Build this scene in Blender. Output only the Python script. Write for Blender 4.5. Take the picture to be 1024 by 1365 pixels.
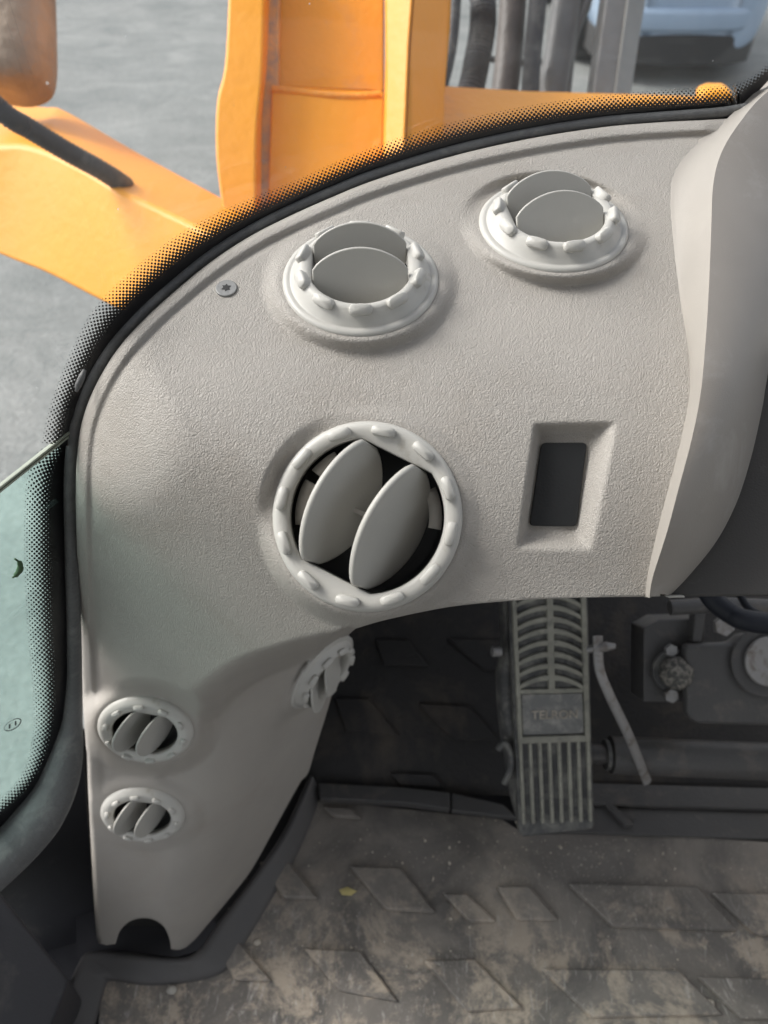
import bpy, bmesh, math, random
import numpy as np
from mathutils import Vector, Matrix
from mathutils.geometry import delaunay_2d_cdt
random.seed(7); rng = np.random.RandomState(5)
for o in list(bpy.data.objects): bpy.data.objects.remove(o)
S = bpy.context.scene; COL = S.collection

# ------------------------------------------------------------------ camera
FPX = 1030.0; CH = 1.05                       # focal length in photo pixels, eye height over the cab floor
cam = bpy.data.objects.new('camera', bpy.data.cameras.new('camera')); COL.objects.link(cam)
cam.location = (0, 0, CH); cam.rotation_euler = (math.radians(45), 0, 0)
cd = cam.data; cd.sensor_fit = 'VERTICAL'; cd.sensor_height = 36; cd.lens = 36*FPX/1365
cd.clip_start = 0.02; cd.clip_end = 400
cd.dof.use_dof = True; cd.dof.focus_distance = 0.46; cd.dof.aperture_fstop = 9.0
S.camera = cam
# ------------------------------------------------------------------ sky, sun, exposure
SUN_EL, SUN_AZ = math.radians(42), math.radians(-72)     # azimuth from +Y (ahead), negative = left
w = bpy.data.worlds.new('World'); S.world = w; w.use_nodes = True
nt = w.node_tree; bg = nt.nodes['Background']
sky = nt.nodes.new('ShaderNodeTexSky'); sky.sky_type = 'NISHITA'; sky.sun_disc = False
sky.sun_elevation = SUN_EL; sky.sun_rotation = SUN_AZ
sky.air_density = 1.0; sky.dust_density = 3.5; sky.ozone_density = 1.0
hs = nt.nodes.new('ShaderNodeHueSaturation'); hs.inputs['Saturation'].default_value = .3     # overcast: the sky's blue mostly gone
nt.links.new(sky.outputs[0], hs.inputs['Color']); nt.links.new(hs.outputs[0], bg.inputs[0]); bg.inputs[1].default_value = 0.15
sl = bpy.data.lights.new('sun', 'SUN'); sun = bpy.data.objects.new('sun', sl); COL.objects.link(sun)
sl.energy = 1.3; sl.angle = math.radians(22); sl.color = (1, .97, .92)
sd = Vector((math.sin(SUN_AZ)*math.cos(SUN_EL), math.cos(SUN_AZ)*math.cos(SUN_EL), math.sin(SUN_EL)))
sun.rotation_euler = sd.to_track_quat('Z', 'Y').to_euler()
S.view_settings.view_transform = 'Standard'; S.view_settings.look = 'None'
S.view_settings.exposure = 1.15; S.view_settings.gamma = 1
S.render.engine = 'CYCLES'; S.cycles.max_bounces = 10; S.cycles.diffuse_bounces = 6
S.cycles.transparent_max_bounces = 16

# ------------------------------------------------------------------ measuring helpers
C = np.array([0, 0, CH]); q = math.sqrt(.5)
FW = np.array([0, q, -q]); UP = np.array([0, q, q]); RT = np.array([1., 0, 0])
def ray(x, y): return FW + (x-512)/FPX*RT + (682.5-y)/FPX*UP
def U(x, y, d): return C + d*ray(x, y)                       # a measured point at depth d
def UZ(x, y, z):                                             # ... on the level z
    r = ray(x, y); return C + (z-CH)/r[2]*r
def UPl(x, y, P, n):                                         # ... on the plane through P
    r = ray(x, y); return C + np.dot(n, P-C)/np.dot(n, r)*r
def depth(P): return float(np.dot(P-C, FW))
def nrm(v): v = np.array(v, float); return v/np.linalg.norm(v)
def spline(pts, step=3.0, closed=False):
    P = np.array(pts, float); n = len(P); out = []
    rngk = range(n if closed else n-1)
    for i in rngk:
        if closed: p0, p1, p2, p3 = P[i-1], P[i], P[(i+1) % n], P[(i+2) % n]
        else: p0, p1, p2, p3 = P[max(i-1, 0)], P[i], P[i+1], P[min(i+2, n-1)]
        k = max(1, int(math.ceil(np.linalg.norm(p2-p1)/step)))
        for j in range(k):
            t = j/k
            out.append(.5*((2*p1)+(-p0+p2)*t+(2*p0-5*p1+4*p2-p3)*t*t+(-p0+3*p1-3*p2+p3)*t**3))
    if not closed: out.append(P[-1])
    return np.array(out)
def resample(P, n):
    P = np.array(P, float); s = np.r_[0, np.cumsum(np.linalg.norm(np.diff(P, axis=0), axis=1))]
    t = np.linspace(0, s[-1], n); return np.stack([np.interp(t, s, P[:, k]) for k in range(P.shape[1])], 1)

# ------------------------------------------------------------------ object helpers
def obj(name, verts, faces, m, parent=None, smooth=True, basis=None, loc=None):
    me = bpy.data.meshes.new(name); me.from_pydata([tuple(v) for v in verts], [], [tuple(f) for f in faces]); me.update()
    return link(name, me, m, parent, smooth, basis)
def link(name, me, m=None, parent=None, smooth=True, basis=None):
    if m is not None: me.materials.append(m)
    if smooth:
        me.polygons.foreach_set('use_smooth', [True]*len(me.polygons))
    o = bpy.data.objects.new(name, me); COL.objects.link(o)
    if parent is not None:
        o.parent = parent
        if basis is None: o.matrix_parent_inverse = parent.matrix_basis.inverted()
    if basis is not None: o.matrix_basis = basis
    return o
def thing(name, loc, label, cat, group=None):
    o = bpy.data.objects.new(name, None); COL.objects.link(o); o.location = tuple(loc); o.empty_display_size = .05
    return tag(o, label, cat, group)
def tag(o, label, cat=None, group=None, kind=None):
    if label: o['label'] = label
    if cat: o['category'] = cat
    if group: o['group'] = group
    if kind: o['kind'] = kind
    return o
def struct(o): o['kind'] = 'structure'; return o
def bev(o, wd, seg=2, ang=35):
    b = o.modifiers.new('bevel', 'BEVEL'); b.width = wd; b.segments = seg; b.limit_method = 'ANGLE'; b.angle_limit = math.radians(ang)
    b.harden_normals = False
    a = o.modifiers.new('wn', 'WEIGHTED_NORMAL'); a.keep_sharp = False
    return o
def loftrows(rows, cyc=False, caps=False):
    n = len(rows[0]); V = [p for r in rows for p in r]; F = []
    R = len(rows)
    for i in range(R if cyc else R-1):
        for j in range(n-1):
            a, b = i*n+j, ((i+1) % R)*n+j
            F.append((a, a+1, b+1, b))
    if cyc and caps:
        F.append([i*n for i in range(R)]); F.append([i*n+n-1 for i in range(R)][::-1])
    return V, F
def loft(name, rows, m, parent=None, cyc=False, caps=False, smooth=True):
    V, F = loftrows(rows, cyc, caps); return obj(name, V, F, m, parent, smooth)
def pxprism(name, poly, dep, ext, m, parent=None, b=.003, smooth=True):
    """a solid slab: outline measured at its depth(s), thickness ext (vector)"""
    n = len(poly); d = dep if hasattr(dep, '__len__') else [dep]*n
    A = [U(x, y, dd) for (x, y), dd in zip(poly, d)]
    return prism(name, A, ext, m, parent, b, smooth)
def prism(name, A, ext, m, parent=None, b=.003, smooth=True):
    n = len(A); ext = np.array(ext, float); V = list(A)+[a+ext for a in A]
    F = [list(range(n)), list(range(2*n-1, n-1, -1))]+[((i+1) % n, i, i+n, (i+1) % n+n) for i in range(n)]
    o = obj(name, V, F, m, parent, smooth)
    bm = bmesh.new(); bm.from_mesh(o.data); bmesh.ops.recalc_face_normals(bm, faces=bm.faces); bm.to_mesh(o.data); bm.free()
    if b: bev(o, b)
    return o
def sweep(name, P, rad, m, parent=None, n=12, flat=(1, 1), ribs=None, caps=True):
    P = np.array(P, float); k = len(P); rad = np.array(rad)*np.ones(k)
    T = np.gradient(P, axis=0); T /= np.linalg.norm(T, axis=1)[:, None]
    up = np.array([.3, -.6, .74]); rows = []
    for i in range(k):
        x = nrm(np.cross(T[i], up)); y = np.cross(x, T[i])
        r = rad[i]*(1 if ribs is None else 1+ribs[1]*(1 if (i//ribs[0]) % 2 else -1))
        rows.append([P[i]+r*(math.cos(a)*x*flat[0]+math.sin(a)*y*flat[1]) for a in np.linspace(0, 2*math.pi, n+1)])
    V, F = loftrows(rows)
    if caps:
        F.append(list(range(n))[::-1]); F.append([(k-1)*(n+1)+j for j in range(n)])
    o = obj(name, V, F, m, parent)
    bm = bmesh.new(); bm.from_mesh(o.data); bmesh.ops.remove_doubles(bm, verts=bm.verts, dist=1e-6)
    bmesh.ops.recalc_face_normals(bm, faces=bm.faces); bm.to_mesh(o.data); bm.free()
    if caps: 
        e = o.modifiers.new('es', 'EDGE_SPLIT'); e.split_angle = math.radians(60)
    return o
def disc(name, P, n, r, h, m, parent=None, seg=24, b=.001):
    n = nrm(n); x = nrm(np.cross(n, [.31, .2, .93])); y = np.cross(n, x)
    A = [P+r*(math.cos(a)*x+math.sin(a)*y) for a in np.linspace(0, 2*math.pi, seg, endpoint=False)]
    return prism(name, A, n*h, m, parent, b)

# ------------------------------------------------------------------ materials
def mat(name, col, rough=.6, bump=0, bscale=400, var=.06, vscale=12, spec=.4, metal=0, dirt=None, dscale=6, dlo=.5, dhi=.7, coat=0):
    m = bpy.data.materials.new(name); m.use_nodes = True; t = m.node_tree; N = t.nodes; L = t.links
    p = N['Principled BSDF']; p.inputs['Roughness'].default_value = rough; p.inputs['Metallic'].default_value = metal
    p.inputs['Specular IOR Level'].default_value = spec; p.inputs['Coat Weight'].default_value = coat
    tc = N.new('ShaderNodeTexCoord')
    n1 = N.new('ShaderNodeTexNoise'); n1.inputs['Scale'].default_value = vscale; n1.inputs['Detail'].default_value = 6
    L.new(tc.outputs['Object'], n1.inputs['Vector'])
    mp = N.new('ShaderNodeMapRange'); mp.inputs['From Min'].default_value = .3; mp.inputs['From Max'].default_value = .7
    mp.inputs['To Min'].default_value = 1-var; mp.inputs['To Max'].default_value = 1+var
    L.new(n1.outputs['Fac'], mp.inputs['Value'])
    mx = N.new('ShaderNodeVectorMath'); mx.operation = 'SCALE'; mx.inputs[0].default_value = col[:3]
    L.new(mp.outputs[0], mx.inputs['Scale']); out = mx.outputs[0]
    if dirt:
        n2 = N.new('ShaderNodeTexNoise'); n2.inputs['Scale'].default_value = dscale; n2.inputs['Detail'].default_value = 10
        n2.inputs['Roughness'].default_value = .68; n2.inputs['Distortion'].default_value = .4
        L.new(tc.outputs['Object'], n2.inputs['Vector'])
        m2 = N.new('ShaderNodeMapRange'); m2.inputs['From Min'].default_value = dlo; m2.inputs['From Max'].default_value = dhi
        L.new(n2.outputs['Fac'], m2.inputs['Value'])
        mix = N.new('ShaderNodeMix'); mix.data_type = 'RGBA'; mix.inputs[7].default_value = (*dirt[:3], 1)
        L.new(m2.outputs[0], mix.inputs[0]); L.new(out, mix.inputs[6]); out = mix.outputs[2]
    L.new(out, p.inputs['Base Color'])
    if bump:
        n3 = N.new('ShaderNodeTexNoise'); n3.inputs['Scale'].default_value = bscale; n3.inputs['Detail'].default_value = 4
        L.new(tc.outputs['Object'], n3.inputs['Vector'])
        b = N.new('ShaderNodeBump'); b.inputs['Strength'].default_value = bump; b.inputs['Distance'].default_value = .6/bscale
        L.new(n3.outputs['Fac'], b.inputs['Height']); L.new(b.outputs[0], p.inputs['Normal'])
    return m
def leather(name, col):
    m = mat(name, col, .55, var=.05, vscale=14, spec=.35, dirt=(.305, .278, .245), dscale=11, dlo=.52, dhi=.78); t = m.node_tree; N = t.nodes; L = t.links; p = N['Principled BSDF']
    tc = N.new('ShaderNodeTexCoord')
    nd = N.new('ShaderNodeTexNoise'); nd.inputs['Scale'].default_value = 190; nd.inputs['Detail'].default_value = 3
    L.new(tc.outputs['Object'], nd.inputs['Vector'])
    ad = N.new('ShaderNodeVectorMath'); ad.operation = 'MULTIPLY_ADD'; ad.inputs[1].default_value = (.005,)*3
    L.new(nd.outputs['Color'], ad.inputs[0]); L.new(tc.outputs['Object'], ad.inputs[2])
    v = N.new('ShaderNodeTexVoronoi'); v.feature = 'DISTANCE_TO_EDGE'; v.inputs['Scale'].default_value = 680
    L.new(ad.outputs[0], v.inputs['Vector'])
    vr = N.new('ShaderNodeMapRange'); vr.inputs['From Max'].default_value = .28; L.new(v.outputs['Distance'], vr.inputs['Value'])
    v2 = N.new('ShaderNodeTexVoronoi'); v2.feature = 'DISTANCE_TO_EDGE'; v2.inputs['Scale'].default_value = 190
    L.new(ad.outputs[0], v2.inputs['Vector'])
    vr2 = N.new('ShaderNodeMapRange'); vr2.inputs['From Max'].default_value = .10; L.new(v2.outputs['Distance'], vr2.inputs['Value'])
    sm = N.new('ShaderNodeMath'); sm.operation = 'MULTIPLY_ADD'; sm.inputs[1].default_value = .5
    L.new(vr2.outputs[0], sm.inputs[0]); L.new(vr.outputs[0], sm.inputs[2])
    # the grain is pressed deepest on the upper panel and nearly smooth on the foot of the leg
    sx = N.new('ShaderNodeSeparateXYZ'); L.new(tc.outputs['Object'], sx.inputs[0])
    mz = N.new('ShaderNodeMapRange'); mz.inputs['From Min'].default_value = .30-GZ; mz.inputs['From Max'].default_value = .62-GZ
    mz.inputs['To Min'].default_value = .05; mz.inputs['To Max'].default_value = .5
    L.new(sx.outputs['Z'], mz.inputs['Value'])
    nv = N.new('ShaderNodeTexNoise'); nv.inputs['Scale'].default_value = 22; L.new(tc.outputs['Object'], nv.inputs['Vector'])
    nr = N.new('ShaderNodeMapRange'); nr.inputs['From Min'].default_value = .3; nr.inputs['From Max'].default_value = .7; nr.inputs['To Min'].default_value = .78
    L.new(nv.outputs['Fac'], nr.inputs['Value'])
    ms = N.new('ShaderNodeMath'); ms.operation = 'MULTIPLY'; L.new(mz.outputs[0], ms.inputs[0]); L.new(nr.outputs[0], ms.inputs[1])
    b = N.new('ShaderNodeBump'); b.inputs['Distance'].default_value = .0006
    L.new(ms.outputs[0], b.inputs['Strength']); L.new(sm.outputs[0], b.inputs['Height']); L.new(b.outputs[0], p.inputs['Normal'])
    return m
GZ = 0
M = {}
M['panel'] = leather('grained_grey_plastic', (.335, .314, .286))
M['cowl'] = mat('smooth_grey_plastic', (.30, .278, .25), .55, bump=.25, bscale=1500, var=.03, dirt=(.34, .315, .28), dscale=9, dlo=.55, dhi=.8)
M['cover'] = mat('column_cover_plastic', (.25, .228, .203), .48, bump=.35, bscale=1300, var=.08, dirt=(.33, .31, .285), dscale=22, dlo=.55, dhi=.78)
M['vent'] = mat('vent_plastic', (.44, .43, .40), .42, bump=.12, bscale=900, var=.04, dirt=(.31, .285, .24), dscale=40, dlo=.62, dhi=.78)
M['vane'] = mat('vane_plastic', (.40, .39, .36), .42, bump=.1, bscale=900, var=.03)
M['tube'] = mat('duct_and_shade_black', (.012, .012, .012), .5)
M['duct'] = mat('vent_duct_beige', (.30, .28, .25), .6)
M['black'] = mat('black_plastic', (.018, .019, .02), .5, bump=.3, bscale=700, dirt=(.10, .10, .10), dscale=180, dlo=.72, dhi=.76)
M['rubber'] = mat('seal_rubber', (.11, .112, .112), .5, bump=.4, bscale=200, var=.2, dirt=(.22, .22, .21), dscale=45, dlo=.5, dhi=.8)
M['dark'] = mat('dark_cab_plastic', (.035, .035, .04), .5, bump=.3, bscale=500, dirt=(.12, .11, .10), dscale=14, dlo=.58, dhi=.85)
M['dgrey'] = mat('dark_grey_console', (.055, .052, .049), .55, bump=.3, bscale=900, dirt=(.10, .10, .09), dscale=60, dlo=.62, dhi=.8)
M['steel'] = mat('worn_steel', (.26, .255, .25), .5, metal=.4, bump=.4, bscale=300, dirt=(.12, .09, .07), dscale=50, dlo=.5, dhi=.7)
M['painted'] = mat('grey_painted_steel', (.065, .063, .062), .5, bump=.3, bscale=200, dirt=(.15, .13, .11), dscale=20, dlo=.55, dhi=.8)
M['shell'] = mat('cab_lining', (.36, .352, .335), .8, bump=.2)
M['screw'] = mat('screw_zinc', (.22, .22, .215), .4, metal=.3, bump=.2)
orange = (.72, .285, .006)
M['orange'] = mat('orange_machine_paint', orange, .5, bump=.12, bscale=60, var=.06, vscale=4, dirt=(.74, .29, .03), dscale=5, dlo=.5, dhi=.85)
M['orange2'] = mat('orange_paint_dusty', (.72, .29, .008), .5, bump=.2, bscale=90, var=.08, vscale=5, dirt=(.42, .24, .12), dscale=9, dlo=.55, dhi=.85)
M['grime'] = mat('grimy_weld', (.60, .34, .13), .7, bump=.5, bscale=150, var=.15, dirt=(.36, .27, .20), dscale=35, dlo=.45, dhi=.65)
M['postedge'] = mat('post_edge_paint', (.19, .19, .18), .5, bump=.2, bscale=60, var=.1)
M['bead'] = mat('painted_weld', (.76, .29, .02), .5, bump=.5, bscale=120, var=.1, dirt=(.55, .27, .08), dscale=25, dlo=.5, dhi=.8)
M['exh'] = mat('rusty_silencer', (.30, .23, .17), .55, bump=.3, bscale=40, var=.25, vscale=7, metal=.3, dirt=(.17, .12, .08), dscale=8, dlo=.45, dhi=.75)
M['hose'] = mat('black_hose', (.026, .026, .029), .6, bump=.3, bscale=120, dirt=(.11, .11, .10), dscale=25, dlo=.5, dhi=.8)
M['brownpipe'] = mat('brown_grey_pipe', (.075, .062, .055), .5, bump=.3, bscale=60, var=.2)
M['tubegrey'] = mat('grey_cylinder_paint', (.12, .12, .12), .4, bump=.2, bscale=60, var=.15, dirt=(.12, .11, .10), dscale=12)
M['carpaint'] = mat('pale_blue_car_paint', (.25, .33, .43), .25, var=.03, coat=.8)
M['tyre'] = mat('tyre_rubber', (.03, .03, .03), .8)
M['alloy'] = mat('wheel_alloy', (.55, .56, .57), .35, metal=.5)
M['glassedge'] = mat('glass_edge', (.30, .33, .27), .6, var=.1)
M['sealgap'] = mat('seam_seal', (.09, .10, .07), .5)
M['pedal'] = mat('pedal_base_black', (.06, .06, .06), .55, bump=.4, bscale=300, dirt=(.22, .215, .19), dscale=40, dlo=.45, dhi=.75)
M['pedalrib'] = mat('pedal_dusty_rib', (.25, .245, .205), .75, bump=.4, bscale=400, var=.15, vscale=40, dirt=(.15, .145, .13), dscale=70, dlo=.5, dhi=.7)
M['plaque'] = mat('pedal_plaque', (.15, .15, .145), .6, bump=.4, bscale=300, dirt=(.32, .31, .28), dscale=55, dlo=.45, dhi=.72)
M['navy'] = mat('navy_cable', (.006, .008, .014), .6, bump=.3)
M['stone'] = mat('pale_grit', (.42, .38, .32), .9, bump=.3, var=.3, vscale=60)
M['leafg'] = mat('green_leaf', (.06, .10, .05), .8)
M['leaf'] = mat('dry_leaf', (.45, .38, .16), .8)

def matmat():          # trodden rubber mat with ground-in dust, sand and scuffs
    m = mat('dusty_rubber_mat', (.135, .125, .115), .62, var=.25, vscale=7, spec=.3); t = m.node_tree; N = t.nodes; L = t.links; p = N['Principled BSDF']
    base = p.inputs['Base Color'].links[0].from_socket
    tc = N.new('ShaderNodeTexCoord')
    def noise(sc, det=8, ro=.6, dist=0, vec=None):
        n = N.new('ShaderNodeTexNoise'); n.inputs['Scale'].default_value = sc; n.inputs['Detail'].default_value = det
        n.inputs['Roughness'].default_value = ro; n.inputs['Distortion'].default_value = dist
        L.new(vec or tc.outputs['Object'], n.inputs['Vector']); return n.outputs['Fac']
    def rng_(s, a, b, c=0, d=1):
        r = N.new('ShaderNodeMapRange'); r.inputs['From Min'].default_value = a; r.inputs['From Max'].default_value = b
        r.inputs['To Min'].default_value = c; r.inputs['To Max'].default_value = d; L.new(s, r.inputs['Value']); return r.outputs[0]
    def mixc(f, a, c):
        x = N.new('ShaderNodeMix'); x.data_type = 'RGBA'; L.new(f, x.inputs[0]); L.new(a, x.inputs[6]); x.inputs[7].default_value = (*c, 1); return x.outputs[2]
    def mul(a, b):
        x = N.new('ShaderNodeMath'); x.operation = 'MULTIPLY'; L.new(a, x.inputs[0])
        if isinstance(b, float): x.inputs[1].default_value = b
        else: L.new(b, x.inputs[1])
        return x.outputs[0]
    film = rng_(noise(9, 10, .65, .6), .42, .66, 0, .7)
    c = mixc(film, base, (.29, .26, .225))
    sx = N.new('ShaderNodeSeparateXYZ'); L.new(tc.outputs['Object'], sx.inputs[0])
    # more sand towards the heel of the mat (small y)
    near = rng_(sx.outputs['Y'], .42, .26)
    sand = mul(rng_(noise(10, 12, .78, .3), .49, .57), near)
    c = mixc(mul(sand, .72), c, (.50, .42, .33))
    mp = N.new('ShaderNodeMapping'); mp.inputs['Scale'].default_value = (1, .35, 1); mp.inputs['Rotation'].default_value = (0, 0, .7)
    L.new(tc.outputs['Object'], mp.inputs[0])
    scuff = mul(mul(rng_(noise(55, 6, .75, 2.0, mp.outputs[0]), .56, .68), near), .55)
    c = mixc(scuff, c, (.55, .52, .48))
    grit = mul(rng_(noise(420, 2, .5), .66, .72), rng_(noise(12, 4), .42, .6))
    c = mixc(mul(grit, .8), c, (.6, .55, .48))
    L.new(c, p.inputs['Base Color'])
    b = N.new('ShaderNodeBump'); b.inputs['Strength'].default_value = .5; b.inputs['Distance'].default_value = .0015
    L.new(noise(160, 8, .7), b.inputs['Height']); L.new(b.outputs[0], p.inputs['Normal'])
    return m
M['mat'] = matmat()
M['toe'] = mat('footwell_rubber', (.02, .019, .019), .6, bump=.4, bscale=200, dirt=(.085, .068, .052), dscale=9, dlo=.5, dhi=.8)
M['rim'] = mat('mat_rim_rubber', (.085, .082, .082), .5, bump=.25, bscale=500, dirt=(.10, .095, .09), dscale=12, dlo=.5, dhi=.85)

def yard():
    m = mat('wet_gravel_yard', (.205, .21, .20), .75, var=.08, vscale=.7); t = m.node_tree; N = t.nodes; L = t.links; p = N['Principled BSDF']
    base = p.inputs['Base Color'].links[0].from_socket; tc = N.new('ShaderNodeTexCoord')
    mp = N.new('ShaderNodeMapping'); mp.inputs['Scale'].default_value = (.75, 1.1, 1); L.new(tc.outputs['Object'], mp.inputs[0])
    n = N.new('ShaderNodeTexNoise'); n.inputs['Scale'].default_value = 2.2; n.inputs['Detail'].default_value = 12; n.inputs['Roughness'].default_value = .7; n.inputs['Distortion'].default_value = .6
    L.new(mp.outputs[0], n.inputs['Vector'])
    r = N.new('ShaderNodeMapRange'); r.inputs['From Min'].default_value = .35; r.inputs['From Max'].default_value = .68; L.new(n.outputs['Fac'], r.inputs['Value'])
    x = N.new('ShaderNodeMix'); x.data_type = 'RGBA'; x.inputs[7].default_value = (.115, .125, .12, 1); L.new(r.outputs[0], x.inputs[0]); L.new(base, x.inputs[6])
    g = N.new('ShaderNodeTexNoise'); g.inputs['Scale'].default_value = 45; g.inputs['Detail'].default_value = 6; L.new(tc.outputs['Object'], g.inputs['Vector'])
    gr = N.new('ShaderNodeMapRange'); gr.inputs['From Min'].default_value = .35; gr.inputs['From Max'].default_value = .65; gr.inputs['To Min'].default_value = .86; gr.inputs['To Max'].default_value = 1.14
    L.new(g.outputs['Fac'], gr.inputs['Value'])
    sc = N.new('ShaderNodeVectorMath'); sc.operation = 'SCALE'; L.new(x.outputs[2], sc.inputs[0]); L.new(gr.outputs[0], sc.inputs['Scale'])
    L.new(sc.outputs[0], p.inputs['Base Color'])
    b = N.new('ShaderNodeBump'); b.inputs['Strength'].default_value = .6; b.inputs['Distance'].default_value = .02; L.new(g.outputs['Fac'], b.inputs['Height']); L.new(b.outputs[0], p.inputs['Normal'])
    return m
M['yard'] = yard()
def glass(name, tint, film, filmcol, speck=.35):   # single pane: clear pass-through, Fresnel reflection, thin film with specks for dirt and painted haze
    m = bpy.data.materials.new(name); m.use_nodes = True; t = m.node_tree; N = t.nodes; L = t.links
    N.remove(N['Principled BSDF']); out = N['Material Output']
    tr = N.new('ShaderNodeBsdfTransparent'); tr.inputs[0].default_value = (*tint, 1)
    gl = N.new('ShaderNodeBsdfGlossy'); gl.inputs['Roughness'].default_value = .02
    df = N.new('ShaderNodeBsdfDiffuse'); df.inputs[0].default_value = (*filmcol, 1)
    tl = N.new('ShaderNodeBsdfTranslucent'); tl.inputs[0].default_value = (*filmcol, 1)
    ad = N.new('ShaderNodeMixShader'); ad.inputs[0].default_value = .5; L.new(df.outputs[0], ad.inputs[1]); L.new(tl.outputs[0], ad.inputs[2])
    tc = N.new('ShaderNodeTexCoord')
    n = N.new('ShaderNodeTexNoise'); n.inputs['Scale'].default_value = 5; n.inputs['Detail'].default_value = 8; L.new(tc.outputs['Object'], n.inputs['Vector'])
    r = N.new('ShaderNodeMapRange'); r.inputs['From Min'].default_value = .3; r.inputs['From Max'].default_value = .7; r.inputs['To Min'].default_value = film*.5; r.inputs['To Max'].default_value = film*1.5; L.new(n.outputs['Fac'], r.inputs['Value'])
    v = N.new('ShaderNodeTexVoronoi'); v.inputs['Scale'].default_value = 110; L.new(tc.outputs['Object'], v.inputs['Vector'])
    sz = N.new('ShaderNodeMath'); sz.operation = 'POWER'; L.new(v.outputs['Color'], sz.inputs[0]); sz.inputs[1].default_value = 3
    s2 = N.new('ShaderNodeMath'); s2.operation = 'MULTIPLY'; L.new(sz.outputs[0], s2.inputs[0]); s2.inputs[1].default_value = .11
    lt = N.new('ShaderNodeMath'); lt.operation = 'LESS_THAN'; L.new(v.outputs['Distance'], lt.inputs[0]); L.new(s2.outputs[0], lt.inputs[1])
    l2 = N.new('ShaderNodeMath'); l2.operation = 'MULTIPLY_ADD'; L.new(lt.outputs[0], l2.inputs[0]); l2.inputs[1].default_value = speck; L.new(r.outputs[0], l2.inputs[2])
    m1 = N.new('ShaderNodeMixShader'); L.new(l2.outputs[0], m1.inputs[0]); L.new(tr.outputs[0], m1.inputs[1]); L.new(ad.outputs[0], m1.inputs[2])
    lw_ = N.new('ShaderNodeLayerWeight'); lw_.inputs[0].default_value = .5
    pw = N.new('ShaderNodeMath'); pw.operation = 'POWER'; L.new(lw_.outputs['Facing'], pw.inputs[0]); pw.inputs[1].default_value = 5
    fr = N.new('ShaderNodeMath'); fr.operation = 'MULTIPLY_ADD'; L.new(pw.outputs[0], fr.inputs[0]); fr.inputs[1].default_value = .92; fr.inputs[2].default_value = .045
    m2 = N.new('ShaderNodeMixShader'); L.new(fr.outputs[0], m2.inputs[0]); L.new(m1.outputs[0], m2.inputs[1]); L.new(gl.outputs[0], m2.inputs[2])
    L.new(m2.outputs[0], out.inputs[0]); return m
M['glass'] = glass('windscreen_glass', (.95, .96, .96), .03, (.6, .62, .62))
M['greenglass'] = glass('green_tinted_glass', (.66, .85, .81), .19, (.55, .74, .70), .2)  # strong teal film puts the pane's brightness and milky haze into its colour
def frit():           # printed dot border: dots on a staggered grid that swell until they merge into solid black (flat print)
    m = bpy.data.materials.new('printed_dot_border'); m.use_nodes = True; t = m.node_tree; N = t.nodes; L = t.links
    p = N['Principled BSDF']; p.inputs['Base Color'].default_value = (.006, .006, .007, 1); p.inputs['Roughness'].default_value = .35
    out = N['Material Output']; tr = N.new('ShaderNodeBsdfTransparent')
    uv = N.new('ShaderNodeUVMap'); uv.uv_map = 'UVMap'
    uw = N.new('ShaderNodeUVMap'); uw.uv_map = 'across'
    mp = N.new('ShaderNodeMapping'); mp.inputs['Rotation'].default_value = (0, 0, math.pi/4); L.new(uv.outputs[0], mp.inputs[0])
    fr = N.new('ShaderNodeVectorMath'); fr.operation = 'FRACTION'; L.new(mp.outputs[0], fr.inputs[0])
    sb = N.new('ShaderNodeVectorMath'); sb.operation = 'SUBTRACT'; sb.inputs[1].default_value = (.5, .5, 0); L.new(fr.outputs[0], sb.inputs[0])
    mz = N.new('ShaderNodeVectorMath'); mz.operation = 'MULTIPLY'; mz.inputs[1].default_value = (1, 1, 0); L.new(sb.outputs[0], mz.inputs[0])
    ln = N.new('ShaderNodeVectorMath'); ln.operation = 'LENGTH'; L.new(mz.outputs[0], ln.inputs[0])
    sx = N.new('ShaderNodeSeparateXYZ'); L.new(uw.outputs[0], sx.inputs[0])
    r = N.new('ShaderNodeMapRange'); r.inputs['From Min'].default_value = 1.0; r.inputs['From Max'].default_value = .42
    r.inputs['To Min'].default_value = .17; r.inputs['To Max'].default_value = .74; L.new(sx.outputs['Y'], r.inputs['Value'])
    lt = N.new('ShaderNodeMath'); lt.operation = 'LESS_THAN'; L.new(ln.outputs['Value'], lt.inputs[0]); L.new(r.outputs[0], lt.inputs[1])
    ms = N.new('ShaderNodeMixShader'); L.new(lt.outputs[0], ms.inputs[0]); L.new(tr.outputs[0], ms.inputs[1]); L.new(p.outputs[0], ms.inputs[2])
    L.new(ms.outputs[0], out.inputs[0]); return m
M['frit'] = frit()

# ================================================================== THE TRIM PANEL
def wplane(px, py, d, n):             # 1/depth of a plane is linear across the view: (A,B,C) so that 1/d = A*x+B*y+C
    n = nrm(n); k = np.dot(n, U(px, py, d)-C)
    f = lambda x, y: np.dot(n, ray(x, y))/k
    c0 = f(0, 0); return (f(1, 0)-c0, f(0, 1)-c0, c0)
def ev(pl, X, Y): return pl[0]*X+pl[1]*Y+pl[2]
def smin(a, b, k): h = np.clip(.5+.5*(b-a)/k, 0, 1); return b*(1-h)+a*h-k*h*(1-h)
def smax(a, b, k): return -smin(-a, -b, k)
def sstep(t): t = np.clip(t, 0, 1); return t*t*(3-2*t)
def el(a, x=0.): a = math.radians(a); return nrm((x, -math.cos(a), math.sin(a)))
PT = wplane(480, 390, .440, el(71))              # top face
PF = wplane(487, 690, .402, el(36, -.02))        # front face
PLEG = wplane(190, 970, .72, el(14, .10))        # front of the leg
PSIDE = wplane(292, 930, .675, (.80, -.60, -.06)) # right side of the leg
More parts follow.
